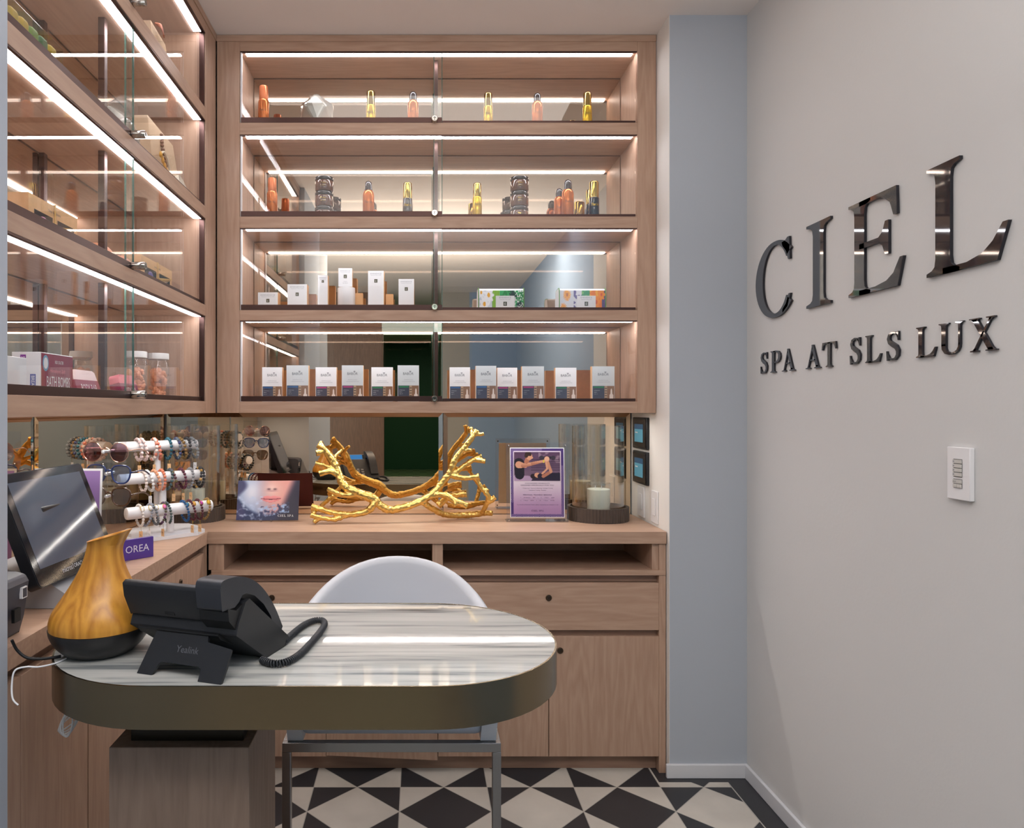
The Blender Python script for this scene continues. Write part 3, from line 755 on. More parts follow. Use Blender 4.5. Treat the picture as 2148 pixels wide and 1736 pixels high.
# ------------------------------------------------------------------ gold branch
def branch():
    s = 3.58
    def tr(pts, w):
        out = []; rr = []
        for p, ww in zip(pts, w):
            Y = p[2]; v = P(480+p[0]/s, 860+p[1]/s, Y); out.append(tuple(v)); rr.append(max(.005, ww/s*Y/F/2*1.02+.0004))
        q = catmull([a+(r,) for a, r in zip(out, rr)], 6); return [a[:3] for a in q], [a[3] for a in q]
    A = [(665,265,2.86),(720,300,2.86),(790,400,2.86),(830,500,2.85),(870,570,2.84),(960,620,2.84),(1080,665,2.84),(1130,710,2.84),(1200,748,2.84),(1300,735,2.85),(1420,695,2.86),(1530,630,2.87),(1600,550,2.88),(1660,470,2.88),(1700,370,2.88),(1770,280,2.88),(1840,190,2.88),(1865,150,2.88)]
    data = [
     (A, [40,50,64,60,64,64,70,60,58,54,54,54,54,50,48,44,40,34]),
     ([(725,305,2.86),(690,318,2.855),(655,325,2.85)], [44,42,44]),
     ([(700,275,2.86),(690,240,2.87)], [34,30]),
     ([(820,465,2.85),(740,425,2.85),(650,398,2.85)], [38,32,30]),
     ([(840,500,2.85),(760,463,2.84),(680,482,2.84)], [44,36,44]),
     ([(960,628,2.84),(900,640,2.83),(820,628,2.83),(740,593,2.82)], [44,38,36,34]),
     ([(880,640,2.84),(790,645,2.86),(730,690,2.87),(690,722,2.88)], [36,32,30,28]),
     ([(1090,670,2.84),(1080,720,2.83),(1030,765,2.83),(900,785,2.825),(780,770,2.82),(680,742,2.82),(620,725,2.82)], [58,54,48,46,42,42,44]),
     ([(640,730,2.82),(635,760,2.82),(650,780,2.82)], [36,34,30]),
     ([(900,785,2.825),(850,805,2.82),(790,822,2.815),(700,812,2.81),(615,790,2.81)], [40,36,36,34,36]),
     ([(690,812,2.812),(660,828,2.812),(640,846,2.812)], [30,34,36]),
     ([(1670,490,2.88),(1760,512,2.87),(1850,505,2.87),(1880,500,2.87)], [44,38,38,50]),
     ([(1690,480,2.88),(1780,410,2.89),(1850,365,2.90),(1900,345,2.90)], [44,38,38,40]),
     ([(1840,375,2.895),(1925,385,2.89)], [34,38]),
     ([(1750,305,2.88),(1825,300,2.87)], [30,26]),
     ([(1850,175,2.88),(1885,185,2.88),(1915,178,2.88)], [36,28,28]),
     ([(1800,245,2.88),(1825,190,2.90),(1815,132,2.91)], [30,30,30]),
     ([(1500,650,2.87),(1580,638,2.86),(1640,645,2.85),(1700,685,2.84),(1790,722,2.84)], [44,44,50,52,44]),
     ([(1660,650,2.86),(1700,700,2.83),(1690,725,2.83)], [32,28,22]),
     ([(1570,720,2.90),(1640,660,2.91),(1720,635,2.91),(1785,628,2.91)], [50,50,50,54]),
     ([(1450,690,2.86),(1560,760,2.89),(1650,790,2.92),(1800,788,2.95),(1920,775,2.93),(1980,775,2.92)], [46,44,44,46,38,40]),
     ([(1855,510,2.87),(1895,580,2.87),(1950,655,2.87),(1930,720,2.89),(1900,775,2.92)], [30,30,40,34,34]),
     ([(1925,625,2.87),(1945,592,2.87)], [32,32]), ([(1950,695,2.875),(2000,655,2.87)], [34,36]),
     ([(820,470,2.85),(790,370,2.9),(850,300,2.93)], [30,26,24]),
    ]
    mb = MB()
    rnd = random.Random(3)
    for pts, w in data:
        q, r = tr(pts, w)
        r = [x*(1+.14*noise.noise(Vector(p)*70)) for x, p in zip(r, q)]
        r[-1] *= 1.12
        mb.tube(q, r, GOLDLEAF, 12)
    o = mb.build('branch_sculpture')
    md = o.modifiers.new('r', 'REMESH'); md.mode = 'VOXEL'; md.voxel_size = .0024; md.use_smooth_shade = True
    sm = o.modifiers.new('s', 'SMOOTH'); sm.iterations = 2
    tx = bpy.data.textures.new('bark', 'CLOUDS'); tx.noise_scale = .012
    dp = o.modifiers.new('d', 'DISPLACE'); dp.texture = tx; dp.strength = .005; dp.texture_coords = 'LOCAL'
    # seat it on the counter
    dg = bpy.context.evaluated_depsgraph_get(); dg.update(); me = bpy.data.meshes.new_from_object(o.evaluated_get(dg))
    o.modifiers.clear(); old = o.data; o.data = me; bpy.data.meshes.remove(old); me.name = 'branch_sculpture'
    me.polygons.foreach_set('use_smooth', [True]*len(me.polygons))
    zmin = min((o.location.z+v.co.z) for v in me.vertices)
    o.location.z += ZCT+.0004-zmin
    tag(o, 'gold leaf branch sculpture standing in the middle of the back counter', 'sculpture')
branch()

# ------------------------------------------------------------------ hurricane candle holders
def hurricane(x, y, la, lb, candle_px=None, cdx=0, cdy=0):
    t = thing('hurricane_lantern', (x,y,ZCT), la, 'candle holder', 'glass hurricane lanterns on round trays')
    mb = MB(); seg = 120; ro = .124; prof = [(ro,0),(ro,.056)]
    vs = []; fs = []
    for z in (0, .056):
        for k in range(seg):
            a = 2*PI*k/seg; r = ro*(1-.02*(k%2)); vs.append((x+r*math.cos(a), y+r*math.sin(a), ZCT+z))
    for k in range(seg): fs.append((k,(k+1)%seg,seg+(k+1)%seg,seg+k))
    mb.add(vs, fs, TRAY)
    mb.lathe([(.1225,.056),(.112,.056),(.111,.028),(0,.028)], (x,y,ZCT), TRAY, 60, cap=False)
    mb.lathe([(0,.0005),(.122,.0005)], (x,y,ZCT), TRAY, 60, cap=False)
    mb.build('tray', t)
    mb = MB(); mb.lathe([(.110,.030),(0,.030)], (x,y,ZCT-.001), TRAYIN, 48, cap=False); mb.build('tray_inlay', t)
    mb = MB(); mb.lathe([(.104,.030),(.104,.385),(.1005,.385),(.1005,.030)], (x,y,ZCT), CYLG, 64, cap=False)
    mb.build('glass_cylinder', t)
    z = ZCT+.0305; cx, cy = x+cdx, y+cdy
    c = thing('jar_candle', (cx,cy,z), lb, 'candle', 'ivory candles in glass jars')
    mb = MB(); mb.lathe([(.044,.003),(.0455,.006),(.0455,.096),(.043,.098),(0,.096)], (cx,cy,z), WAX, 40); mb.build('wax', c)
    mb = MB(); mb.lathe([(.050,0),(.049,.004),(.0475,.01),(.0485,.118),(.0495,.121),(.047,.121),(.0465,.115)], (cx,cy,z), CYLG, 48, cap=True); mb.build('glass_jar', c)
    for dx in (-.013,.013):
        mb = MB(); mb.tube([(cx+dx,cy,z+.094),(cx+dx,cy,z+.112)], .0011, CARDW, 6); mb.build('wick', c)
hurricane(.732, 2.935, 'glass hurricane lantern on a dark fluted tray beside the workout poster', 'ivory two-wick candle inside the lantern beside the workout poster', None, -.003, -.02)
hurricane(-.925, 2.935, 'glass hurricane lantern on a dark fluted tray in the counter corner', 'ivory candle inside the lantern in the counter corner', None, 0, -.01)

# ------------------------------------------------------------------ posters and cards
def workout(u, v):
    # two people training, seen from the side, on a dim purple gym background
    x, y = u*1.5, v
    c = mixc((120,98,120), (86,60,88), v+.2*noise.noise(Vector((u*6,v*5,0))))
    if .62 < y < .98 and x > .8: c = mixc(c, (190,170,176), .5*sstep(.2,.6,noise.noise(Vector((u*9,v*6,3)))+.3))
    for i in range(6):
        if abs(y-(.38+.07*i)) < .012 and x > .55: c = mixc(c, (48,34,56), .7)
    if y < .12: c = (58,42,66)
    skin = (214,158,128); sk2 = (178,116,92)
    def cap(a, b, r0, r1):
        d, t = seg_d((x,y), a, b); return d < r0+(r1-r0)*t
    if cap((.05,.08),(.5,.08),.11,.09): c = (176,150,182)          # grey leggings
    if cap((.16,.62),(.18,.2),.17,.15): c = (34,28,38)             # his dark vest
    if cap((.16,.56),(.36,.52),.12,.07): c = mixc(skin, sk2, sstep(.45,.62,.9-y))
    if cap((.30,.53),(.62,.60),.075,.055): c = mixc(sk2, skin, sstep(.48,.62,y))
    if cap((.60,.60),(1.02,.70),.055,.04): c = mixc(sk2, skin, sstep(.56,.70,y))
    if abs(x-.97) < .018 and abs(y-.68) < .055: c = (214,196,60)
    if cap((.40,.66),(.46,.78),.07,.08): c = sk2
    if math.hypot((x-.50), (y-.84)*.85) < .10: c = skin
    if math.hypot((x-.585), (y-.80)) < .035: c = skin
    if (math.hypot((x-.46), (y-.90)*.9) < .11 and y > .86) or (math.hypot(x-.40,y-.86) < .06): c = (54,36,32)
    if cap((.62,.16),(.80,.17),.09,.075): c = (46,32,38)           # her hair
    if math.hypot((x-.76)/1.15, y-.20) < .085: c = skin
    if cap((.86,.16),(1.44,.16),.10,.13): c = (40,34,52)
    if cap((.95,.16),(1.20,.32),.055,.05): c = sk2
    if cap((1.20,.32),(1.10,.66),.05,.04): c = mixc(skin, sk2, .3)
    if cap((.92,.26),(1.08,.42),.035,.03): c = skin
    if cap((1.08,.42),(1.04,.66),.032,.03): c = skin
    if cap((.88,.80),(1.28,.80),.045,.045): c = (44,38,50)
    if math.hypot(x-.90,y-.80) < .075 or math.hypot(x-1.28,y-.80) < .075: c = (56,50,62)
    if math.hypot(x-1.07,y-.76) < .085: c = mixc(skin,(240,200,176),.4)
    return c
def poster_stand():
    px0, px1 = 1069, 1184; Y = 2.875
    bx = XP(1126.5, Y); t = thing('acrylic_sign_holder', (bx, Y, ZCT), 'clear acrylic holder with a purple personal training poster beside the right lantern', 'sign holder')
    tilt = R(4)
    ey = (0, math.sin(tilt), math.cos(tilt)); w = .218; h = .279
    M0 = frame((bx-.124, Y-.012, ZCT+.001), (1,-.02,0), ey)
    mb = MB(); mb.box(0, .248, 0, .318, -.0045, .0, ACRY, M0); mb.build('acrylic_sheet', t)
    mb = MB(); mb.box(bx-.124, bx+.124, Y-.014, Y+.055, ZCT+.0003, ZCT+.004, ACRY); mb.build('acrylic_foot', t)
    M = M0 @ Matrix.Translation((.015, .018, .0006))
    mb = MB(); mb.box(0, w, 0, h, 0, .0006, CARDW, M)
    Mt = M @ Matrix.Translation((0,0,.0007))
    def bg(u, v):
        x = u*.212; y = v*.273
        inn = .012 < x < .200 and .010 < y < .263
        if not inn:
            k = (int(x/.0035)+int(y/.0035)) % 2; edge = (u > .93 and v < .75) or (u < .06 and v > .2) or v < .04 or (v>.96 and u<.6)
            return mixc((78,54,118),(150,130,178), .8) if (k and edge) else (70,48,112)
        return mixc((168,132,178), (226,214,226), sstep(.02,.6,v))
    pr = paint('poster_print', M @ Matrix.Translation((.003,.003,0)), .212, .273, 70, 90, bg, t, off=.0012)
    paint('workout_picture', M @ Matrix.Translation((.0165,.146,0)), .1845, .1155, 110, 76, workout, t, off=.0016)
    dk = mat('poster_ink', (58,38,82), .5)
    L = MB(); o = .0018
    cxm = .109
    def tx(s, y, hh, wd): L.text(s, M @ Matrix.Translation((cxm, y, 0)), hh, dk, w=wd, off=o)
    tx('CUSTOMIZED WORKOUTS', .134, .0044, .098); tx('DESIGNED SPECIFICALLY FOR YOU', .1262, .0044, .132)
    tx('• Weight Loss • Sports Conditioning • Strength Training', .1152, .0032, .122); tx('• Resistance Training • Flexibility', .1070, .0032, .070)
    tx('PERSONAL TRAINING SESSIONS', .088, .0044, .114)
    tx('1      30 Minutes      $95      |      5      1 Hour      $680', .0775, .003, .135); tx('1      1 Hour      $150      |      10      1 Hour      $1300', .0665, .003, .135)
    L.box(.045,.175,.0735,.0738,o-.0002,o,dk,M)
    tx('To schedule a Personal Trainer, please stop by the spa reception or call', .0495, .003, .165)
    serif_word(L, 'CIEL SPA', M @ Matrix.Translation((cxm,.024,0)), .0065, dk, off=o, space=.3)
    L.build('lettering', t)
    mb.build('poster_sheet', t)
    for a, b in ((.010,.305),(.238,.305),(.010,.008),(.238,.008)):
        q = MB(); q.lathe([(.0032,0),(.0032,.003),(0,.0036)], (a,b,0), NICKEL, 14, M0); q.build('corner_magnet', t)
poster_stand()

def face_card(u, v):
    x, y = u, v      # cropped face: nose and lips, cool left side, warm right side, dark hair/leaves
    c = mixc((150,170,205), (214,150,142), sstep(.25,.72,x+.1*y))
    c = mixc(c, (236,236,246), .8*math.exp(-((x-.22)**2/.02+(y-.72)**2/.10)))
    c = mixc(c, (236,196,184), .6*math.exp(-((x-.56)**2/.03+(y-.75)**2/.06)))
    # jaw falls into dark background
    jaw = .18+.9*(x-.46)**2*2.2
    k = sstep(jaw-.10, jaw+.02, y)
    bgc = mixc((40,54,96), (26,30,62), x)
    c = mixc(bgc, c, k)
    c = mixc(c, (28,22,48), sstep(.80,.97,x+.25*(1-y)-.02))
    c = mixc((58,60,104), c, sstep(.0,.10,x-.07*math.sin(y*9)-.02))
    # nose
    n = math.exp(-((x-.545)**2/.0045+(y-.80)**2/.010)); c = mixc(c, (244,214,204), .55*n)
    for nx in (.50,.60):
        d = math.exp(-(((x-nx)/.028)**2+((y-.785)/.022)**2)); c = mixc(c, (70,34,44), .95*d)
    d = math.exp(-(((x-.55)/.085)**2+((y-.74)/.018)**2)); c = mixc(c, (150,96,104), .6*d)
    # lips
    lx = (x-.535)/.165
    if abs(lx) < 1:
        up = .575+.05*(1-lx*lx)-.02*math.exp(-(lx*5)**2); mid = .535-.012*math.cos(lx*3); lo = .535-.085*(1-lx*lx)
        if lo < y < up:
            c = mixc((206,104,112), (232,150,150), (y-lo)/(up-lo)) if y > mid else mixc((214,120,124),(240,176,172), math.exp(-(((x-.53)/.07)**2+((y-.49)/.015)**2)))
        if abs(y-mid) < .009: c = (110,44,58)
    # icy flakes
    f = noise.noise(Vector((x*14, y*12, 1)))+.5*noise.noise(Vector((x*34,y*30,2)))
    if .36 < x < .85 and y < .36+.25*(x-.45) and y > .10+.3*(x-.5): c = mixc(c, (150,176,214) if f > 0 else (40,50,90), min(1, abs(f)*2.2))
    if x < .42 and y < .6: c = mixc(c, (190,205,232), max(0, f)*1.2)
    return c
def brochure():
    Y = 2.90; x0, x1 = XP(499, Y), XP(628, Y)
    t = thing('brochure', ((x0+x1)/2, Y, ZCT), 'landscape brochure showing a woman\'s lips and nose on a small clear easel', 'brochure')
    ey = (0, math.sin(R(14)), math.cos(R(14))); w = x1-x0; h = .160
    M = frame((x0, Y-.03, ZCT+.007), (1,.0,.0), ey)
    mb = MB(); n = 16; vs = []; fs = []
    for j in (0, 1):
        for i in range(n+1):
            u = i/n; vs.append((u*w, j*h, -.0015-.006*math.sin(PI*u)))
            
    for i in range(n): fs.append((i+n+1, i+n+2, i+1, i))
    for i in range(n+1): pass
    mb.add([(a,b,c) for a,b,c in vs], fs, mat('plum_card', (92,48,62), .5), M)
    mb.build('back_cover', t)
    paint('front_cover', M, w, h, 100, 64, face_card, t, curve=-.006, off=0)
    L = MB(); serif_word(L, 'CIEL SPA', M @ Matrix.Translation((w*.795, .014, -.001)), .0085, WHITE, off=.0012, space=.3); L.build('lettering', t)
    e = MB(); ex = (x0+x1)/2
    for s in (-1,1):
        e.tube([(ex+s*.02,Y-.052,ZCT+.014),(ex+s*.02,Y-.05,ZCT+.003),(ex+s*.02,Y-.02,ZCT+.003),(ex+s*.004,Y+.03,ZCT+.07)], .0018, ACRY, 8)
    e.tube([(ex-.02,Y-.02,ZCT+.003),(ex+.02,Y-.02,ZCT+.003)], .0018, ACRY, 8)
    e.build('clear_easel', t)
brochure()

def purple_block():
    a = P(262, 1177, 2.13); b = P(322, 1167, 2.20)
    ex = Vector((b.x-a.x, b.y-a.y, 0)).normalized(); w = .150; h = .062
    o = Vector((b.x, b.y, ZCT+.0004))-ex*w
    t = thing('purple_sign_block', (o.x, o.y, ZCT), 'purple acrylic block with white capitals behind the wooden diffuser', 'sign')
    M = frame(o, ex, (0,0,1))
    mb = MB(); mb.box(0, w, 0, h, -.016, 0, PURPLE, M); mb.build('block', t, bevel=.0008)
    L = MB(); L.text('OREA', M @ Matrix.Translation((.098,.022,0)), .021, mat('sign_white', (226,220,240), .4), w=.075); L.build('lettering', t)
purple_block()

def white_frame_sign():
    Y = 1.97
    x0, x1 = -1.075, XP(219, Y); z0 = ZCT
    t = thing('acrylic_sign_holder', ((x0+x1)/2, Y, ZCT), 'clear acrylic holder with a purple and white sign behind the till', 'sign holder')
    M = frame((x0, Y, z0+.001), (1,0.0,0), (0,.06,1))
    w = x1-x0
    mb = MB(); mb.box(0, w, 0, .31, -.005, 0, ACRY, M); mb.build('acrylic_sheet', t)
    mb = MB(); mb.box(x0, x1, Y-.002, Y+.05, ZCT+.0003, ZCT+.004, ACRY); mb.build('acrylic_foot', t)
    mb = MB(); mb.box(.006, w-.012, .02, .288, .0008, .0014, CARDW, M); mb.build('poster_sheet', t)
    L = MB(); lil = mat('lilac_print', (150,118,178), .5); dkp = mat('deep_purple_print', (84,56,120), .5)
    L.quad(w-.03, .256, lil, M, off=.0018, x=.012, y=.026); L.quad(.10, .10, CARDW, M, off=.0021, x=w-.145, y=.13); L.quad(.09, .09, dkp, M, off=.0024, x=w-.140, y=.135)
    L.build('poster_print', t)
    for a, b in ((.012,.300),(w-.012,.300)):
        q = MB(); q.lathe([(.0032,0),(.0032,.003),(0,.0036)], (a,b,0), NICKEL, 14, M); q.build('corner_magnet', t)
white_frame_sign()

# ------------------------------------------------------------------ till (tablet terminal), printer
def till():
    t = thing('point_of_sale_terminal', (-.86, 1.72, ZCT), 'black tilted touch-screen till terminal on the left counter', 'till')
    BL = Vector((-.822, 1.548, .958)); BR = Vector((-.808, 1.905, .958)); up = Vector((-.097, 0, .246))
    M = frame(BL, BR-BL, up); w = (BR-BL).length; h = up.length
    def rr(x0,y0,x1,y1,r,n=6):
        L = []
        for cx, cy, a0 in ((x1-r,y0+r,-90),(x1-r,y1-r,0),(x0+r,y1-r,90),(x0+r,y0+r,180)):
            for i in range(n+1):
                a = R(a0+90*i/n); L.append((cx+r*math.cos(a), cy+r*math.sin(a)))
        return L
    mb = MB(); mb.prism(rr(0,0,w,h,.014), -.026, 0, mat('till_body', (30,32,38), .35), M); mb.build('screen_housing', t, bevel=.003)
    mb = MB(); mb.prism(rr(.002,.002,w-.002,h-.002,.013), 0, .0012, mat('till_glass', (26,28,34), .08, spec=.4), M); mb.build('bezel', t)
    mb = MB(); mb.quad(w-.048, h-.062, mat('till_screen', (78,84,96), .07, emit=(90,96,110), es=.16, spec=.35), M, off=.0016, x=.024, y=.040); mb.build('display', t)
    L = MB(); li = mat('till_logo', (196,198,204), .4)
    L.text('micros', M @ Matrix.Translation((w*.345,.013,0)), .0125, li, w=.042, off=.0016)
    L.text('ORACLE', M @ Matrix.Translation((w*.495,.0145,0)), .0095, li, w=.048, off=.0016); L.box(w*.414,w*.417,.012,.026,.0014,.0016,li,M); L.build('logo', t)
    mb = MB(); mb.prism([(-1.0,ZCT+.001),(-.785,ZCT+.001),(-.785,.915),(-.80,.925),(-.86,.965),(-.94,.985),(-1.0,.985)], 0, .235, mat('till_base_grey', (170,172,176), .4), frame((0,1.86,0),(1,0,0),(0,0,1)))
    mb.build('base', t, bevel=.003)
    mb = MB(); mb.box(-.93,-.875,1.66,1.80,.98,1.12, BLACKP); mb.build('neck', t, bevel=.004)
till()
def printer():
    t = thing('receipt_printer', (-.90, 1.39, ZCT), 'dark grey receipt printer on the counter at the left edge of the photo', 'printer')
    g = mat('printer_grey', (62,64,74), .45)
    mb = MB(); M = frame((0,1.455,0),(1,0,0),(0,0,1))
    mb.prism([(-.99,.8945),(-.815,.8945),(-.805,.93),(-.795,1.0),(-.802,1.013),(-.82,1.018),(-.99,1.022)], 0, .13, g, M); mb.build('housing', t, bevel=.004)
    mb = MB(); Mx = FXp(-.795, 1.40, .925)
    mb.box(.0,.022,.004,.030,-.004,.0022,BLACKS,Mx); mb.build('power_switch', t)
    mb = MB(); mb.box(.026,.044,.045,.067,-.003,.003,CARDW,Mx); mb.box(.028,.042,.047,.065,.0028,.0034,g,Mx); mb.build('sticker', t)
printer()

# ------------------------------------------------------------------ diffuser
def diffuser():
    cx, cy = -.672, 1.505
    t = thing('aroma_diffuser', (cx, cy, TZ), 'vase-shaped wooden aroma diffuser with a black base at the desk\'s left end', 'diffuser')
    def rings(tab, m, cap0=True, inner=False):
        seg = 56; vs = []; fs = []
        tb = catmull(tab, 4)
        for r, z, ox, sl in tb:
            for k in range(seg):
                a = 2*PI*k/seg; X = r*math.cos(a); Yy = r*math.sin(a)
                vs.append((cx+ox+X, cy+Yy, TZ+z+sl*X/ .04*.01))
        n = len(tb)
        for i in range(n-1):
            for k in range(seg):
                a = i*seg+k; b = i*seg+(k+1)%seg; fs.append((a,b,b+seg,a+seg))
        if cap0: fs.append(tuple(range(seg-1,-1,-1)))
        return vs, fs
    mb = MB(); vs, fs = rings([(.055,.0015,0,0),(.068,.004,0,0),(.087,.022,0,0),(.0975,.042,0,0),(.1,.055,0,0)], DIFF)
    mb.add(vs, fs, mat('black_woodgrain', (34,33,34), .4, bump=(.2, 80))); 
    mb.add(*rings([(.1,.055,0,0),(.097,.0555,0,0),(.09,.056,0,0)], DIFF, False), MATS['black_woodgrain']); mb.build('base', t, smooth=60)
    mb = MB()
    vs, fs = rings([(.0985,.0560,0,0),(.0988,.068,0,0),(.094,.085,0,0),(.083,.105,.001,0),(.066,.133,.003,0),(.0505,.163,.005,0),(.0405,.19,.007,0),(.0365,.213,.009,.2),(.0375,.228,.013,.5),(.042,.240,.018,.9),(.0445,.243,.020,1.1),(.042,.241,.020,1.1),(.037,.228,.015,.6),(.034,.21,.010,.2),(.034,.15,.006,0)], DIFF, False)
    mb.add(vs, fs, DIFF); mb.build('wooden_body', t, smooth=60)
    scale_about_camera(t)
diffuser()

# ------------------------------------------------------------------ phone
def phone():
    O = Vector((-.3666, 1.318, TZ+.0006)); w_ = Vector((.95,-.312,0)).normalized(); n_ = Vector((-w_.y, w_.x, 0))
    t = thing('desk_phone', O, 'black office desk phone seen from behind on its stand at the desk edge', 'phone')
    B = Matrix((w_, n_, Vector((0,0,1)))).transposed().to_4x4(); B.translation = O     # local a, n, z
    # helper: prism of (n,z) profile extruded along a
    def prof(mb, pts, a0, a1, m):
        # frame: ex = n, ey = z, normal = n x z = w
        Fm = frame(O, n_, (0,0,1)); s = 1 if Fm.to_3x3().col[2].dot(w_) > 0 else -1
        mb.prism(pts, a0*s, a1*s, m, Fm)
    mb = MB()       # main body
    prof(mb, [(.150,.001),(.236,.001),(.246,.012),(.240,.020),(.086,.138),(.072,.134),(.048,.100),(.040,.078),(.052,.070)], -.236, .008, BLACKP)
    mb.build('body', t, bevel=.003)
    mb = MB()       # recessed rear pan
    prof(mb, [(.046,.082),(.058,.073),(.142,.030),(.136,.020),(.044,.066),(.036,.076)], -.215, -.03, BLACKS); mb.build('rear_pan', t, bevel=.002)
    mb = MB()       # display box, upright and tilted
    prof(mb, [(.018,.166),(.026,.171),(.040,.169),(.084,.112),(.066,.098),(.042,.098),(.022,.140)], -.236, -.062, BLACKP)
    d = mb.build('display_housing', t, bevel=.004)
    mb = MB()
    prof(mb, [(.0415,.1660),(.0425,.1665),(.0845,.1135),(.0835,.1125)], -.222, -.076, mat('phone_screen', (40,110,190), .2, emit=(50,130,220), es=.8)); mb.build('display', t)
    mb = MB(); prof(mb, [(.034,.117),(.044,.115),(.046,.105),(.036,.106)], -.150, -.128, BLACKS); mb.build('port_cover', t, bevel=.001)
    # stand
    th = math.atan2(.080, .044); M = frame(O + w_*-.187, w_, n_*math.cos(th)+Vector((0,0,1))*math.sin(th)); Ls = math.hypot(.080,.044)
    mb = MB(); mb.prism([(0,0),(.034,0),(.042,.022),(.046,.026),(.130,.026),(.137,.022),(.137,0),(.187,0),(.190,.030),(.190,Ls-.028),(.136,Ls-.020),(.130,Ls+.004),(.018,Ls+.004),(.010,Ls*.6)], -.006, 0, BLACKP, M)
    s_ = mb.build('stand', t, bevel=.0015)
    L = MB(); L.text('Yealink', M @ Matrix.Translation((.097,.047,0)), .0125, mat('phone_logo', (104,106,112), .4), w=.050, off=.0008); L.build('logo', t)
    # keypad buttons (seen in the mirror): on the upper surface
    up0 = Vector((.230,.0275)); up1 = Vector((.100,.1275)); dv = (up1-up0)
    Mk = frame(O + w_*-.215 + n_*.238 + Vector((0,0,.0225)), w_, n_*(-.154)+Vector((0,0,.118)))
    kb = MB()
    for i in range(3):
        for j in range(4):
            kb.box(.018+i*.026, .036+i*.026, .016+j*.019, .028+j*.019, -.002, .0022, mat('key_grey', (120,122,126), .4), Mk)
    for j in range(3): kb.box(.100,.118,.02+j*.024,.034+j*.024,-.002,.0022, MATS['key_grey'], Mk)
    o = kb.build('keypad', t)
    # cradle under the handset
    mb = MB(); prof(mb, [(.018,.135),(.045,.125),(.085,.135),(.110,.118),(.090,.080),(.050,.082),(.022,.110)], -.060, .004, BLACKS); mb.build('cradle', t, bevel=.008)
    # handset: arched bar with ear and mouth blocks
    outer = catmull([(-.004,.176),(.006,.190),(.060,.186),(.110,.168),(.155,.136),(.195,.092),(.228,.042)], 5)
    inner = [(.222,.034),(.196,.048),(.185,.062),(.178,.078),(.150,.110),(.115,.136),(.085,.148),(.070,.148),(.058,.137),(.044,.131),(.002,.134)]
    mb = MB(); prof(mb, [tuple(p) for p in outer]+inner, -.052, .002, mat('handset_black', (44,46,52), .38, bump=(.05,500))); h = mb.build('handset', t, bevel=.005, segs=3)
    # coil cord
    path = [(548,1383),(572,1391),(600,1388),(628,1372),(652,1348),(672,1324),(681,1309),(676,1301),(660,1301),(640,1309),(622,1322),(606,1336),(596,1346)]
    pw = []
    for i, (px, py) in enumerate(path):
        Y = (H-TZ-.0085)*F/(py-CY); v = P(px, py, Y); pw.append(tuple(v))
    cl = catmull(pw, 24); cl = [Vector(p) for p in cl]
    Ltot = 0; acc = [0]
    for a, b in zip(cl, cl[1:]): Ltot += (b-a).length; acc.append(Ltot)
    turns = Ltot/.0052; N = int(turns*10); pts = []
    j = 0
    for i in range(N+1):
        s = Ltot*i/N
        while j < len(acc)-2 and acc[j+1] < s: j += 1
        k = (s-acc[j])/max(1e-9, acc[j+1]-acc[j]); p = cl[j].lerp(cl[j+1], k); tg = (cl[j+1]-cl[j]).normalized()
        sd = Vector((-tg.y, tg.x, 0)).normalized(); upv = Vector((0,0,1)); a = 2*PI*turns*i/N
        pts.append(p + (sd*math.cos(a)+upv*math.sin(a))*.0056)
    mb = MB(); mb.tube(pts, .0021, mat('coil_cord', (40,43,48), .45), 6); mb.build('coiled_cord', t, smooth=80)
    scale_about_camera(t)
phone()

# cables
def cable(name, pts, r, m, label, cat='cable'):
    mb = MB(); mb.tube(catmull(pts, 8), r, m, 8); tag(mb.build(name, smooth=80), label, cat)
cable('power_cable', [(-.748,1.312,.925),(-.742,1.318,.905),(-.728,1.322,.890),(-.712,1.330,.884),(-.694,1.342,.8815),(-.678,1.352,.8815)], .0027, BLACKS, 'black cable running from the left wall to the diffuser')
cable('charging_cable', [(-.664,1.344,.8800),(-.672,1.318,.8800),(-.690,1.296,.8815),(-.706,1.284,.886),(-.722,1.276,.882),(-.724,1.27,.86),(-.718,1.262,.838),(-.706,1.258,.828)], .0016, WHITE, 'thin white cable looping over the desk\'s left edge')
mb = MB()
c0 = P(142, 1512, 1.40)
for k in range(5):
    pts = []
    for i in range(24):
        a = 2*PI*i/24; pts.append((c0.x+(.015+.003*k)*math.cos(a)*(.6+.1*k), c0.y+.006*math.sin(a+k)+.003*k, c0.z-.004+(.024)*math.sin(a+.3*k)))
    mb.tube(pts, .0016, WHITE, 6, closed=True)
mb.tube([(c0.x,c0.y,c0.z+.018),(c0.x-.002,c0.y,.8045)], .0016, WHITE, 6)
tag(mb.build('cable_bundle', smooth=80), 'coiled white cable bundle hanging under the desk\'s left end', 'cable')

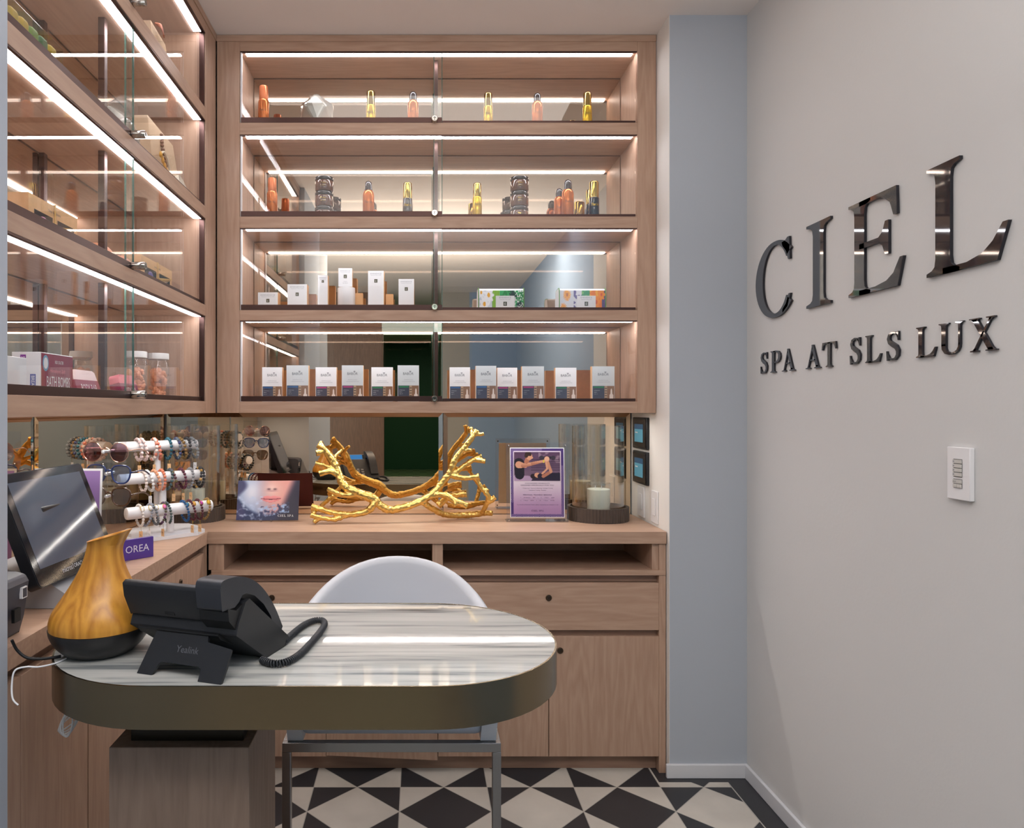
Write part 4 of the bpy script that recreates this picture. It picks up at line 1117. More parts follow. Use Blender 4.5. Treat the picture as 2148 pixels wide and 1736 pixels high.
# ------------------------------------------------------------------ bracelets
def bracelet_stand():
    t = thing('bracelet_stand', (-.90, 2.58, ZCT), 'white three-bar bracelet display stand on the corner of the counter', 'jewellery stand')
    d = Vector((.225,.215,0)).normalized(); pd = Vector((-d.y, d.x, 0))
    wl = mat('white_leatherette', (238,238,242), .45)
    bars = [(Vector((-.970,2.645,1.212)), .155, .0185, 'top'), (Vector((-.935,2.605,1.100)), .160, .0195, 'middle'), (Vector((-.875,2.510,.995)), .155, .0205, 'bottom')]
    for c, hl, r, nm in bars:
        mb = MB(); M = frame(c-d*hl, pd, (0,0,1))
        ax = M.to_3x3().col[2]; s = 1 if ax.dot(d) > 0 else -1
        if s < 0: M = frame(c-d*hl, -pd, (0,0,1))
        mb.lathe([(r-.004,0),(r-.001,.0012),(r,.005),(r,2*hl-.005),(r-.001,2*hl-.0012),(r-.004,2*hl)], (0,0,0), wl, 32, M); mb.build('bar', t)
        mb = MB(); mb.lathe([(.013,ZCT+.024-c.z),(.012,-r*.8)], (c.x,c.y,c.z), wl, 24); mb.build('post', t)
    mb = MB(); c = Vector((-.918,2.57,ZCT+.0006))
    pts = []
    for a, b in ((-.115,-.10),(.085,-.10),(.135,-.05),(.135,.06),(.085,.11),(-.115,.11),(-.155,.06),(-.155,-.05)):
        v = d*a + pd*b*.9; pts.append((c.x+v.x, c.y+v.y))
    mb.prism(pts, c.z, c.z+.012, wl); q = [(c.x+(x-c.x)*.86, c.y+(y-c.y)*.86) for x, y in pts]
    mb.prism(q, c.z+.012, c.z+.024, wl); mb.build('base', t, bevel=.002)
    return bars, d, pd
bars, bd, bpd = bracelet_stand()
def bracelet(bar, s, br, rgb, label, alt=None, charm=None, tagc=None, tilt=0.0, swing=0.0):
    c, hl, r, nm = bars[bar]
    p = c + bd*(s*hl)
    a_, b_ = (r+br+.006, .036 if bar != 0 else .038)
    cz = p.z + r + br + .0004 - b_
    th = thing('bead_bracelet', (p.x, p.y, cz-b_-br), label, 'bracelet', ('bead bracelets on the %s bar of the white stand' % nm))
    per = PI*(3*(a_+b_)-math.sqrt((3*a_+b_)*(a_+3*b_))); n = int(per/(2*br)+.2)
    key = 'bead_%d_%d_%d' % rgb; m1 = mat(key, rgb, .38, var=(.22, 150)); m2 = mat('bead_%d_%d_%d' % alt, alt, .38, var=(.2, 150)) if alt else m1
    mb = MB()
    for i in range(n):
        a = 2*PI*i/n+.3; v = bpd*(a_*math.cos(a)) + Vector((0,0,b_*math.sin(a))) + bd*(tilt*math.sin(a)*.01)
        mb.sphere((p.x+v.x, p.y+v.y, cz+v.z), br*.98, m2 if (alt and i % 3 == 0) else m1, 10, 7)
    mb.build('beads', th, smooth=80)
    if charm:
        mb = MB(); v = -bpd*(a_*.72)+Vector((0,0,b_*.70)); v = v*1.03
        M = frame((p.x+v.x, p.y+v.y, cz+v.z), bd, Vector((0,0,1))-bpd*-.6)
        mb.sphere((0,0,0), .0085, mat('charm_%d%d%d' % charm, charm, .25, var=(.3,200)), 12, 8, M, (.72,1.0,.45)); 
        mb.tube([(.0066*math.cos(k*PI/8), .009*math.sin(k*PI/8), 0) for k in range(16)], .0011, GOLDC, 6, M, closed=True)
        mb.build('charm', th, smooth=80)
    if tagc:
        mb = MB(); lowz = cz-b_-br; q = Vector((p.x,p.y,0))-bpd*.012
        mb.tube([(q.x,q.y,lowz+.006),(q.x+.001,q.y,lowz-.012)], .0006, GOLDL, 5)
        mt = KRAFT if tagc == 'k' else CARDW
        M = frame((q.x-.006, q.y-.001, lowz-.038), (1,.35*math.sin(s*9),0), (0,0,1))
        mb.box(0,.012,0,.027,-.0003,.0003, mt, M); mb.tube([(.003,.018,.0006),(.004,.011,.0006),(.006,.017,.0006),(.007,.010,.0006),(.009,.014,.0006)], .0004, INKD, 4, M)
        mb.box(.003,.010,.006,.0065,.0003,.0006,INK,M)
        mb.build('price_tag', th)
B1 = [(-.46,.0068,(226,206,208),None,'pale pink quartz bead bracelet, nearest the sunglasses on the top bar',None,'k'),
 (-.34,.0066,(232,210,208),None,'second pale pink quartz bead bracelet from the sunglasses on the top bar',None,None),
 (-.10,.0064,(222,206,198),(196,120,100),'cream and rust bead bracelet beside the coral one on the top bar',None,'k'),
 (-.02,.0064,(206,120,100),None,'coral red bead bracelet left of the post on the top bar',None,None),
 (.26,.0062,(34,86,104),None,'teal blue bead bracelet right of the post on the top bar',None,'k'),
 (.49,.0063,(92,104,118),(60,66,110),'mixed blue-grey bead bracelet beside the brown one on the top bar',None,None),
 (.62,.0063,(134,106,62),None,'golden brown bead bracelet on the top bar',None,None),
 (.74,.0063,(56,58,64),None,'matte black bead bracelet on the top bar',None,None),
 (.92,.0062,(138,144,150),None,'silver grey bead bracelet at the right end of the top bar',None,'w')]
B2 = [(-.46,.0056,(238,222,216),None,'translucent blush bead bracelet, leftmost on the middle bar',None,None),
 (-.32,.0058,(240,238,238),None,'clear white bead bracelet on the middle bar',None,'w'),
 (-.16,.0058,(230,168,132),None,'peach bead bracelet on the middle bar',None,None),
 (-.03,.0058,(214,128,98),None,'orange coral bead bracelet on the middle bar',None,None),
 (.13,.0060,(62,86,92),None,'dark green-grey bead bracelet left of the post on the middle bar',None,None),
 (.22,.0056,(96,54,64),(104,92,60),'maroon and olive bead bracelet in the centre of the middle bar',None,'k'),
 (.46,.0056,(98,42,64),None,'plum purple bead bracelet on the middle bar',None,'k'),
 (.64,.0054,(136,138,144),None,'slate grey bead bracelet on the middle bar',None,'k'),
 (.83,.0056,(44,46,52),(190,150,80),'black bead bracelet with gold beads on the middle bar',None,None),
 (.91,.0056,(40,42,46),None,'plain black bead bracelet near the right end of the middle bar',None,None)]
B3 = [(-.70,.0048,(236,230,226),None,'clear crystal bead bracelet, leftmost on the bottom bar',(240,236,232),'k'),
 (-.52,.0048,(142,146,158),None,'silver grey bead bracelet with white stone, second on the bottom bar',(236,236,240),'w'),
 (-.38,.0048,(112,120,128),None,'darker grey bead bracelet with white stone on the bottom bar',(228,230,236),None),
 (-.20,.0048,(92,62,92),(86,80,60),'purple and olive bead bracelet with pink stone on the bottom bar',(224,110,170),'k'),
 (-.07,.0048,(74,92,92),None,'grey-green bead bracelet left of the post on the bottom bar',None,None),
 (.34,.0048,(22,84,140),None,'bright blue bead bracelet with blue stone on the bottom bar',(30,100,140),None),
 (.50,.0048,(92,30,46),None,'dark red bead bracelet with gold stone on the bottom bar',(206,150,60),'k'),
 (.68,.0048,(84,28,44),None,'dark red bead bracelet with magenta stone on the bottom bar',(176,50,150),'k'),
 (.86,.0048,(150,116,62),None,'bronze bead bracelet with gold stone at the right end of the bottom bar',(214,170,40),None)]
for bi, L in enumerate((B1, B2, B3)):
    for s, br, rgb, alt, lb, ch, tg in L: bracelet(bi, s, br, rgb, lb, alt, ch, tg, tilt=random.uniform(-1,1))

# ------------------------------------------------------------------ sunglasses on acrylic display
def sunglasses(cx, cy, Y, wpx, kind, label, frame_m, lens_m):
    c = P(cx, cy, Y); W = wpx/F*Y
    t = thing('sunglasses', (c.x, c.y, c.z-.025), label, 'sunglasses', 'sunglasses on the clear display')
    M = frame(c, (1,-.12,-.02), (0,0,1))
    for s in (-1, 1):
        pts = []
        for i in range(32):
            a = 2*PI*i/32
            if kind == 'round': x, y = .0285*math.cos(a), .0285*math.sin(a)
            else:
                x = .0285*math.copysign(abs(math.cos(a))**.72, math.cos(a)); y = .0265*math.copysign(abs(math.sin(a))**.78, math.sin(a)); 
                x *= 1+.16*(y/.0265); 
            pts.append((s*(W/2-.029)+x, y, 0))
        mb = MB(); mb.tube(pts, .0010 if kind == 'round' else .0026, frame_m, 8, M, closed=True); mb.build('rim', t, smooth=80)
        mb = MB(); mb.prism([(p[0]*1, p[1]) for p in pts], -.0006, .0006, lens_m, M); mb.build('lens', t)
        mb = MB(); mb.tube(catmull([(s*W/2,.006,-.001),(s*(W/2+.003),.007,-.012),(s*(W/2-.002),.006,-.08),(s*(W/2-.006),-.010,-.125)], 5), .0014 if kind == 'round' else .0024, frame_m, 8, M); mb.build('temple', t, smooth=80)
    mb = MB(); mb.tube(catmull([(-(W/2-.058),.008,0),(0,.013,.002),((W/2-.058),.008,0)], 6), .0014 if kind == 'round' else .003, frame_m, 8, M); mb.build('bridge', t, smooth=80)
    return c
RG = mat('rose_gold', (226,186,168), .15, 1)
gl = []
gl.append(sunglasses(222, 948, 2.10, 101, 'round', 'round rose-gold sunglasses with mauve lenses at the top of the display', RG, LENSR))
gl.append(sunglasses(228, 994, 2.12, 96, 'sq', 'dark blue framed sunglasses in the middle of the display', mat('navy_frame', (22,48,104), .2, coat=.6), LENSB))
gl.append(sunglasses(228, 1041, 2.13, 96, 'sq', 'tortoiseshell sunglasses lowest on the display', mat('tortoise_frame', (74,46,26), .2, coat=.6, var=(.6,60)), LENST))
def glasses_display():
    t = thing('eyewear_display', (-.93, 2.19, ZCT), 'clear acrylic sunglasses display behind the till', 'display stand')
    mb = MB(); mb.box(-.985, -.885, 2.155, 2.159, ZCT+.006, 1.28, ACRY); mb.build('acrylic_panel', t)
    mb = MB(); mb.box(-1.01, -.865, 2.10, 2.24, ZCT+.0004, ZCT+.006, ACRY); mb.build('acrylic_foot', t)
    for c in gl:
        mb = MB(); M = frame((c.x+.0, 2.154, c.z+.002), (1,0,0), (0,0,1)); d = 2.154-c.y+.012
        mb.lathe([(.0045,0),(.0045,d),(.0055,d+.001),(.0055,d+.006),(.002,d+.008)], (0,0,0), mat('crystal_peg', (230,234,238), .05, .6), 16, M); mb.build('peg', t)
glasses_display()

# ------------------------------------------------------------------ shelf goods, back cabinet
YI = 2.85
SIG = "That'so"
def bottle_proto(kind):
    # local coordinates, base at 0; returns root
    t = thing('spray_bottle', (0,0,0), 'x', 'bottle')
    r = .0225
    if kind == 'tall':
        h = .118; prof = [(r-.002,0),(r,.002),(r,h),(r-.002,h+.008),(r-.006,h+.014),(r-.009,h+.017)]; bm = ORG
        cap = [(.0175,h+.010),(.0185,h+.012),(.0180,h+.062),(.0165,h+.068),(.010,h+.071),(0,h+.0715)]; cm = ORGC
    elif kind == 'orange':
        h = .106; prof = [(r-.002,0),(r,.002),(r,h),(r-.002,h+.010),(r-.007,h+.017)]; bm = ORG
        cap = [(.0155,h+.015),(.0155,h+.034),(.0150,h+.042),(.012,h+.050),(.006,h+.0545),(0,h+.0555)]; cm = mat('smoke_cap', (62,58,62), .12, coat=1)
    elif kind == 'gold':
        r = .0195; h = .100; prof = [(r-.002,0),(r,.002),(r,h),(r-.002,h+.003)]; bm = GOLDL
        cap = [(.0172,h+.002),(.0172,h+.055),(.015,h+.060),(.009,h+.0625),(0,h+.063)]; cm = GOLDC
    else:
        r = .0195; h = .090; prof = [(r-.002,0),(r,.002),(r,h),(r-.002,h+.003)]; bm = BLKL
        cap = [(.0180,h+.002),(.0180,h+.060),(.016,h+.064),(.009,h+.0665),(0,h+.067)]; cm = GOLDC
    mb = MB(); mb.lathe(prof, (0,0,0), bm, 32); mb.build('body', t, world=False, smooth=50)
    mb = MB(); mb.lathe(cap, (0,0,0), cm, 28); mb.build('cap', t, world=False, smooth=50)
    # lettering wrapped as thin curved text
    ink = GOLDL if kind == 'black' else INKD
    mb = MB()
    def wrap(s, z, hh, wd, shear=0):
        vs, fs, (x0,x1,y0,y1) = text_geo(s, shear, 1.0); kx = wd/(x1-x0); ky = hh/.69
        out = []
        for v in vs:
            a = ((v.x-(x0+x1)/2)*kx)/r; rr = r+.0004; out.append((rr*math.sin(a), -rr*math.cos(a), z+v.y*ky))
        mb.add(out, fs, ink)
    wrap(SIG, h*.66, .010, .030, .35); wrap('WATER TO SKIN', h*.14, .0028, .022); wrap('SPRAY', h*.09, .0028, .010)
    if kind != 'gold': 
        mb.lathe([(r+.0002,.008),(r+.0002,h*.06+.005)], (0,0,0), GOLDC, 32, cap=False)
    mb.build('lettering', t, world=False)
    return t
def place(proto, used, loc, label, group, rz=0, scale=None):
    if not used.get(proto.name):
        used[proto.name] = 1; proto.location = Vector(loc); proto.rotation_euler = (0,0,rz); proto['label'] = label; proto['group'] = group
        if scale: proto.scale = scale
        return proto
    return dup(proto, loc, rz, label, group, scale)
used = {}
pr = {k: bottle_proto(k) for k in ('tall','orange','gold','black')}
g1 = 'spray bottles on the top shelf of the back cabinet'; g2 = 'spray bottles on the second shelf of the back cabinet'
def bt(k, px, row, label, Y=YI, top=None):
    x = XP(px, Y); z = ZF[row]; sc = None
    hs = {'tall':.1895,'orange':.1615,'gold':.163,'black':.157}[k]
    if top:
        zt = H+(CY-top)/F*Y; s = (zt-z)/hs; sc = (s,s,s)
    place(pr[k], used, (x, Y, z+.0005), label, g1 if row == 0 else g2, 0, sc)
bt('tall', 553, 0, 'copper spray bottle with matching copper cap at the left end of the top shelf', top=180)
bt('gold', 778, 0, 'gold bottle with gold cap right of the faceted glass ornament', top=191)
bt('orange', 866.5, 0, 'copper bottle with dark cap left of the middle post, top shelf', top=192)
bt('gold', 1024, 0, 'gold bottle right of the middle post, top shelf', top=195)
bt('orange', 1127, 0, 'copper bottle with dark cap between two gold bottles, top shelf', top=195)
bt('gold', 1232, 0, 'gold bottle at the right end of the top shelf', top=194)
bt('tall', 571, 1, 'copper bottle with copper cap at the left end of the second shelf', top=373)
bt('orange', 773, 1, 'copper bottle with dark cap between jars and black bottle, second shelf', top=380)
bt('black', 855, 1, 'black bottle with gold cap just left of the middle post, second shelf', top=383)
bt('gold', 1001, 1, 'gold bottle right of the middle post on the second shelf', top=384)
bt('orange', 1191, 1, 'copper bottle with dark cap right of the dark jars, nearer the glass', top=377)
bt('orange', 1173, 1, 'copper bottle standing behind the copper bottle right of the jars', Y=2.905, top=395)
bt('black', 1246, 1, 'black bottle with gold cap at the right end of the second shelf', top=380)
bt('black', 1238, 1, 'black bottle hidden behind the rightmost black bottle on the second shelf', Y=2.905, top=398)
# jars
def jar_proto():
    t = thing('body_jar', (0,0,0), 'x', 'jar')
    mb = MB(); mb.lathe([(.031,0),(.034,.002),(.0365,.006),(.0365,.038),(.034,.043)], (0,0,0), BROWNG, 36); mb.build('body', t, world=False, smooth=50)
    mb = MB(); mb.lathe([(.0355,.0435),(.0365,.0445),(.0365,.055),(.0355,.0562),(0,.0562)], (0,0,0), BLKL, 36); mb.build('lid', t, world=False, smooth=50)
    mb = MB()
    vs, fs, (x0,x1,y0,y1) = text_geo('GLAM', 0, 1)
    for s, z, hh, wd in ((SIG,.026,.006,.022),('GLAM BODY',.017,.003,.02)):
        vs, fs, (x0,x1,y0,y1) = text_geo(s, 0, 1); rr = .0369
        mb.add([(rr*math.sin((v.x-(x0+x1)/2)*wd/(x1-x0)/rr), -rr*math.cos((v.x-(x0+x1)/2)*wd/(x1-x0)/rr), z+v.y*hh/.69) for v in vs], fs, GOLDC)
    mb.build('lettering', t, world=False)
    return t
jp = jar_proto()
for px, sd in ((680,'left'),(1089,'right')):
    for k, nm in enumerate(('bottom','middle','top')):
        place(jp, used, (XP(px,YI)+.0005*k, YI, ZF[1]+.0005+k*.0598), '%s dark amber jar in the %s-hand stack on the second shelf' % (nm, sd), 'dark amber jars on the second shelf')
for (px, Y, lb) in ((697,2.915,'dark amber jar standing behind the left-hand stack of jars'),(1068,2.915,'dark amber jar standing behind the right-hand stack of jars')):
    place(jp, used, (XP(px,Y), Y, ZF[1]+.0005), lb, 'dark amber jars on the second shelf')

# faceted glass ornaments
def facet(c, r, label, rx=.3, rz=.2, zfloor=0):
    bm = bmesh.new(); bmesh.ops.create_icosphere(bm, subdivisions=1, radius=r)
    bmesh.ops.rotate(bm, verts=bm.verts, cent=(0,0,0), matrix=Matrix.Rotation(rx, 3, 'X') @ Matrix.Rotation(rz, 3, 'Z'))
    me = bpy.data.meshes.new('glass_ornament'); bm.to_mesh(me); 
    bm.free(); me.materials.append(FACET)
    o = bpy.data.objects.new('glass_ornament', me); col.objects.link(o)
    zmin = min(v.co.z for v in me.vertices); o.location = (c[0], c[1], zfloor-zmin+.0005)
    sd = o.modifiers.new('w', 'BEVEL'); sd.width = r*.09; sd.segments = 2
    tag(o, label, 'ornament', 'faceted glass ornaments')
facet((XP(665,2.86), 2.86), .079, 'faceted silvered glass ornament on the top shelf of the back cabinet', .35, .3, ZF[0])
facet((-.905, 2.115), .082, 'faceted silvered glass ornament on the second shelf of the left cabinet', .5, .9, ZF[1])

# cartons, third shelf
def carton(name, x, Y, z, w, h, d, label, group, extra, rz=0, front=CARDW, side=KRAFT):
    mb = MB(); mb.box(-w/2, w/2, 0, d, 0, h, side)
    M = frame((-w/2, -.0003, 0), (1,0,0), (0,0,1)); mb.box(0, w, 0, h, 0, .0006, front, M)
    extra(mb, M, w, h)
    me = mb.build(name, recenter=False, smooth=0); me.location = (x, Y, z); me.rotation_euler = (0,0,rz)
    tag(me, label, 'box', group); return me
def emi(lines, small=False):
    def fn(mb, M, w, h):
        T = lambda y: M @ Matrix.Translation((w/2, y, .0006))
        mb.text('ÉMINENCE', T(h-.013), .0045, INKL, w=w*.72); mb.text('ORGANIC SKIN CARE', T(h-.0185), .0024, INKL, w=w*.66)
        e = .0125 if w > .05 else .009; y = h-.047 if h > .1 else h-.040
        if w < .045: y = h-.030
        mb.quad(e, e*1.12, OLIVE, T(y), off=.0003, x=-e/2); mb.text('É', T(y+e*.22), e*.5, CARDW, off=.0006)
        for i, l in enumerate(lines):
            yy = .030-.0065*i if h > .1 else .020-.0065*i
            mb.text(l, T(yy), .0034, INKL, w=min(w*.8, .0026*len(l)))
    return fn
ge = 'white skin-care cartons on the third shelf'
for px0, px1, top, lines, lb, Y in ((541,583,613,['Exfoliant'],'shortest white carton, at the left end of the third shelf',2.845),
    (603,644,596,['Bamboo','Firming Fluid'],'second white carton from the left on the third shelf, squat',2.845),
    (667,687.5,577,['Hibiscus','Ultra Lift','Eye Cream'],'slim white carton left of the stacked carton on the third shelf',2.85),
    (772,805,568,['Strawberry','Rhubarb','Dermafoliant'],'tallest white carton on the third shelf',2.85),
    (836,868.5,585,['Neroli','Age Corrective','Eye Serum'],'white carton nearest the middle post on the third shelf',2.85)):
    z = ZF[2]+.0005; h = H+(CY-top)/F*Y-z
    carton('product_carton', XP((px0+px1)/2, Y), Y, z, (px1-px0)/F*Y, h, .035 if px1-px0 < 30 else .045, lb, ge, emi(lines), random.uniform(-.06,.02))
Y = 2.85; z0 = ZF[2]+.0005; zc = H+(CY-601)/F*Y
mb = MB(); mb.lathe([(.0345,0),(.0355,.001),(.0355,zc-z0-.006),(.0345,zc-z0-.001),(0,zc-z0)], (XP(725,Y), Y+.03, z0), WHITE, 40)
tag(mb.build('cream_jar', smooth=50), 'plain white cylinder jar holding up a small carton on the third shelf', 'jar')
carton('product_carton', XP(724,Y), Y+.006, zc+.0005, .055, H+(CY-562)/F*Y-zc, .045, 'small white carton standing on top of the white cylinder jar', ge, emi(['Citrus','Lip Balm']), .03)
for (px, w, h, lb) in ((752,.034,.088,'plain kraft carton behind the white cylinder jar'),(817,.030,.084,'plain kraft carton peeking out beside the tallest carton')):
    carton('product_carton', XP(px,2.90), 2.905, z0, w, h, .035, lb, 'kraft cartons behind on the third shelf', lambda *a: None, 0, KRAFT)

# floral pouches
def daisy(u, v, cx, cy, r, pc, cc, n=9):
    dx, dy = (u-cx)*3.6, v-cy; d = math.hypot(dx,dy); a = math.atan2(dy,dx)
    if d < r*.28: return cc
    if d < r*(.62+.38*abs(math.cos(a*n/2))): return pc
    return None
def flora1(u, v):
    n = noise.noise(Vector((u*14,v*5,0)))
    if u < .30: c = (214,222,232)
    elif u < .46: c = (180,214,40) if int(u*60) % 2 else (96,160,40)
    else: c = (30,130,60) if n > 0 else (52,168,92)
    for a in ((.12,.35,.42),(.22,.78,.42),(.05,.9,.3)):
        q = daisy(u, v, *a[:2], a[2], (248,248,252), (240,176,30))
        if q: c = q
    for a in ((.76,.72,.34),(.92,.2,.34),(.62,.2,.2)):
        q = daisy(u, v, *a[:2], a[2], (24,50,40), (10,24,22), 14)
        if q: c = q
    if u > .80 and noise.noise(Vector((u*40,v*12,5))) > .15: c = (236,242,238)
    return c
def flora2(u, v):
    n = noise.noise(Vector((u*14,v*5,2)))
    c = (222,224,230)
    if .30 < u < .5: c = (110,96,150) if n > 0.05 else (226,226,232)
    if .48 < u < .72: c = (60,150,90) if n > -.1 else (120,190,90)
    if u > .66: c = (240,130,26) if n > -.15 else (250,176,40)
    if u > .93: c = (90,70,120)
    for a in ((.16,.80,.32),(.08,.12,.30)):
        q = daisy(u, v, *a[:2], a[2], (244,166,44), (200,110,20), 20)
        if q: c = q
    for a in ((.80,.45,.36),(.92,.8,.3)):
        q = daisy(u, v, *a[:2], a[2], (250,150,30), (226,90,20), 7)
        if q: c = q
    return c
def pouch(px0, px1, fn, label):
    Y = 2.83; x0, x1 = XP(px0,Y), XP(px1,Y); z = ZF[2]+.0008; h = .094; w = x1-x0
    t = thing('cosmetic_pouch', ((x0+x1)/2, Y+.03, z), label, 'pouch', 'floral gift pouches on the third shelf')
    lin_ = mat('pouch_lining', (232,236,240), .7)
    mb = MB(); M = frame((x0,0,0),(0,1,0),(0,0,1))
    pf = [(Y-.004,z),(Y+.075,z),(Y+.078,z+.05),(Y+.062,z+h-.004),(Y+.048,z+h),(Y+.008,z+h),(Y-.002,z+h-.008)]
    mb.prism(pf, 0, w, lin_, M); mb.build('pouch_body', t, bevel=.006)
    paint('floral_front', FY(x0+.003, Y-.0055, z+.003), w-.006, h-.012, 90, 36, fn, t, off=.0014)
    gm = mat('green_piping', (90,140,50), .5)
    for xx in (x0+.001, x1-.001):
        mb = MB(); mb.tube(catmull([(xx,Y-.006,z+.002),(xx,Y-.008,z+.05),(xx,Y-.002,z+h-.002),(xx,Y+.03,z+h+.001),(xx,Y+.06,z+h-.002)], 5), .0017, gm, 6); mb.build('piping', t)
    mb = MB(); Mc = FY(x0+w*.38, Y-.0085, z+.002); mb.box(0,.074,0,.062,0,.0006,CARDW,Mc)
    T = lambda y: Mc @ Matrix.Translation((.037,y,.0006)); mb.text('ÉMINENCE', T(.052), .0055, INKL, w=.046); mb.text('ORGANIC SKIN CARE', T(.0455), .003, INKL, w=.042)
    mb.quad(.014,.0165,OLIVE,T(.022),x=-.007,off=.0003); mb.text('É', T(.026), .008, CARDW, off=.0006); mb.build('name_card', t)
    return t
pouch(1003, 1099, flora1, 'pouch printed with white daisies and green leaves on the third shelf')
pouch(1172, 1270, flora2, 'pouch printed with orange and purple flowers on the third shelf')

# ampoule boxes, bottom shelf
_bc = {}
def ampoule(px0, px1, top, acc, shade, label, Y):
    w = .083; h = .137; d = .030
    z = ZF[3]+.0005
    key = (acc, shade)
    if key not in _bc:
        mb = MB(); mb.box(-w/2, w/2, 0, d, 0, h, KRAFT)
        M = frame((-w/2,-.0003,0),(1,0,0),(0,0,1)); fr = CARDW if shade else CARDG
        mb.box(0, w, .0, h, 0, .0006, fr, M)
        dk = mat('ampoule_navy', (62,66,84), .4); ac = mat('accent_%d' % acc[0], acc, .5)
        mb.quad(w*.52, h*.40, dk, M, off=.0010, x=.002, y=.006); mb.quad(w*.44, h*.40, mat('ampoule_brown', (134,100,76), .45), M, off=.0010, x=.002+w*.52, y=.006)
        mb.quad(w*.12, h*.40, mat('ampoule_tan', (176,150,124), .45), M, off=.0012, x=w*.55, y=.006)
        for i in range(5): mb.quad(w*.10, .0025, INKD, M, off=.0014, x=w*.56, y=.012+i*.0095)
        mb.quad(w*.46, .006, ac, M, off=.0013, x=.005, y=h*.40-.002)
        # little ampoule
        mb.prism([(.064,.006),(.078,.006),(.078,.026),(.0745,.030),(.0735,.046),(.071,.051),(.0685,.046),(.0675,.030),(.064,.026)], .001, .0018, mat('ampoule_white', (226,214,206), .3), M)
        T = lambda y: M @ Matrix.Translation((w/2,y,.0006))
        mb.text('BABOR', T(h-.036), .0095, INK, w=.040); mb.prism([(-.003,0),(.003,0),(.0042,.004),(.0015,.002),(0,.0045),(-.0015,.002),(-.0042,.004)], .0001, .0004, INK, M @ Matrix.Translation((w/2+.0075,h-.0245,.0006)))
        mb.text('AMPOULE', T(h-.056), .003, INKL, w=.036); mb.text('CONCENTRATES', T(h-.0625), .003, INKL, w=.050)
        for i, l in enumerate(('HYDRA PLUS','SERUM','2 ML × 7')): mb.text(l, M @ Matrix.Translation((.007,.042-.007*i,.001)), .0025, CARDG, align='l')
        o = mb.build('ampoule_box', recenter=False, smooth=0); _bc[key] = o.data
    else:
        o = bpy.data.objects.new('ampoule_box', _bc[key]); col.objects.link(o)
    s = (px1-px0)/F*Y/w; hs = (H+(CY-top)/F*Y-z)/h
    o.location = (XP((px0+px1)/2,Y), Y, z); o.scale = (s,1,hs); tag(o, label, 'box', 'ampoule boxes on the bottom shelf')
BL_, MG_, GR_ = (44,96,150), (170,60,120), (40,120,80)
ords = ['first','second','third','fourth','fifth','sixth']
for i, (a, b, tp, acc) in enumerate(((550,592,770,BL_),(601,647,766,BL_),(662,706,770,MG_),(717,762,766,MG_),(779,824,770,GR_),(834,879,766,GR_))):
    ampoule(a, b, tp, acc, i % 2 == 0, '%s white ampoule box from the left end of the bottom shelf' % ords[i], 2.865 if i % 2 == 0 else 2.835)
nms = ['white ampoule box with blue band, first right of the middle post','greyer ampoule box with blue band, second right of the middle post','white ampoule box with magenta band, third right of the middle post','greyer ampoule box with magenta band, fourth right of the middle post','white ampoule box with green band, second from the right end of the shelf','greyer ampoule box with green band at the right end of the bottom shelf']
for i, (a, b, tp, acc) in enumerate(((943,986,770,BL_),(998,1041,767,BL_),(1043,1085,771,MG_),(1095,1141,768,MG_),(1165,1209,771,GR_),(1242,1289,768,GR_))):
    ampoule(a, b, tp, acc, i % 2 == 0, nms[i], 2.865 if i % 2 == 0 else 2.835)

# ------------------------------------------------------------------ goods in the left cabinet
def paper_bag(y0, y1, x0, x1, z, h, label, deco):
    t = thing('paper_gift_bag', ((x0+x1)/2, (y0+y1)/2, z), label, 'gift bag', 'kraft paper gift bags in the left cabinet')
    mb = MB(); k = .012
    vs = [(x0,y0,z),(x1,y0,z),(x1,y1,z),(x0,y1,z),(x0+k*2,y0+k,z+h),(x1-k*2.2,y0+k,z+h),(x1-k*2.2,y1-k,z+h-.012),(x0+k*2,y1-k,z+h-.012)]
    mb.add(vs, [(0,3,2,1),(4,5,6,7),(0,1,5,4),(1,2,6,5),(2,3,7,6),(3,0,4,7)], BAG); mb.build('bag', t, bevel=.002)
    if deco == 'beads':
        mb = MB()
        for i in range(9): mb.sphere((x1-.002-.0022*i, (y0+y1)/2-.02+.006*math.sin(i), z+h*.35+i*.013), .0065, mat('brown_bead', (120,80,56), .5), 8, 6)
        mb.build('bead_string', t)
        mb = MB(); mb.tube(catmull([(x1+.004,y0+.05,z+h*.45),(x1+.006,y0+.07,z+h*.5),(x1+.006,y0+.11,z+h*.38),(x1+.006,y0+.13,z+h*.15)], 5), .0035, mat('cream_ribbon', (236,224,200), .6), 6); mb.build('ribbon', t)
        mb = MB()
        for i in range(6): mb.sphere((x1+.004, y0+.045+.018*i, z+h*.42-.012*i), .011, mat('orange_petal', (240,170,50), .6, var=(.3,80)), 7, 5, None, (.4,1,1))
        mb.build('orange_flowers', t)
    else:
        mb = MB(); c = mat('copper_twine', (176,92,52), .35, .6)
        for i in range(4): mb.tube(catmull([(x1-.016,y0+.02+.004*i,z+h-.006),(x1-.006,y0+.05,z+h+.004-.004*i),(x1-.010,y0+.09,z+h-.012-.002*i)], 6), .0022, c, 6)
        mb.build('copper_twine', t)
paper_bag(2.28, 2.54, -.945, -.845, ZF[1]+.0005, .20, 'kraft paper gift bag with beads and orange flowers, left cabinet second shelf', 'beads')
paper_bag(2.36, 2.52, -.96, -.865, ZF[0]+.0005, .185, 'kraft paper gift bag tied with copper twine, left cabinet top shelf', 'twine')
mb = MB(); M = frame((-.838, 2.52, ZF[1]+.041), (0,1,0), (-.35,0,1)); mb.lathe([(.040,-.005),(.040,.004),(.037,.007),(.033,.003),(0,.003)], (0,0,0), mat('cream_dish', (232,222,204), .5), 36, M)
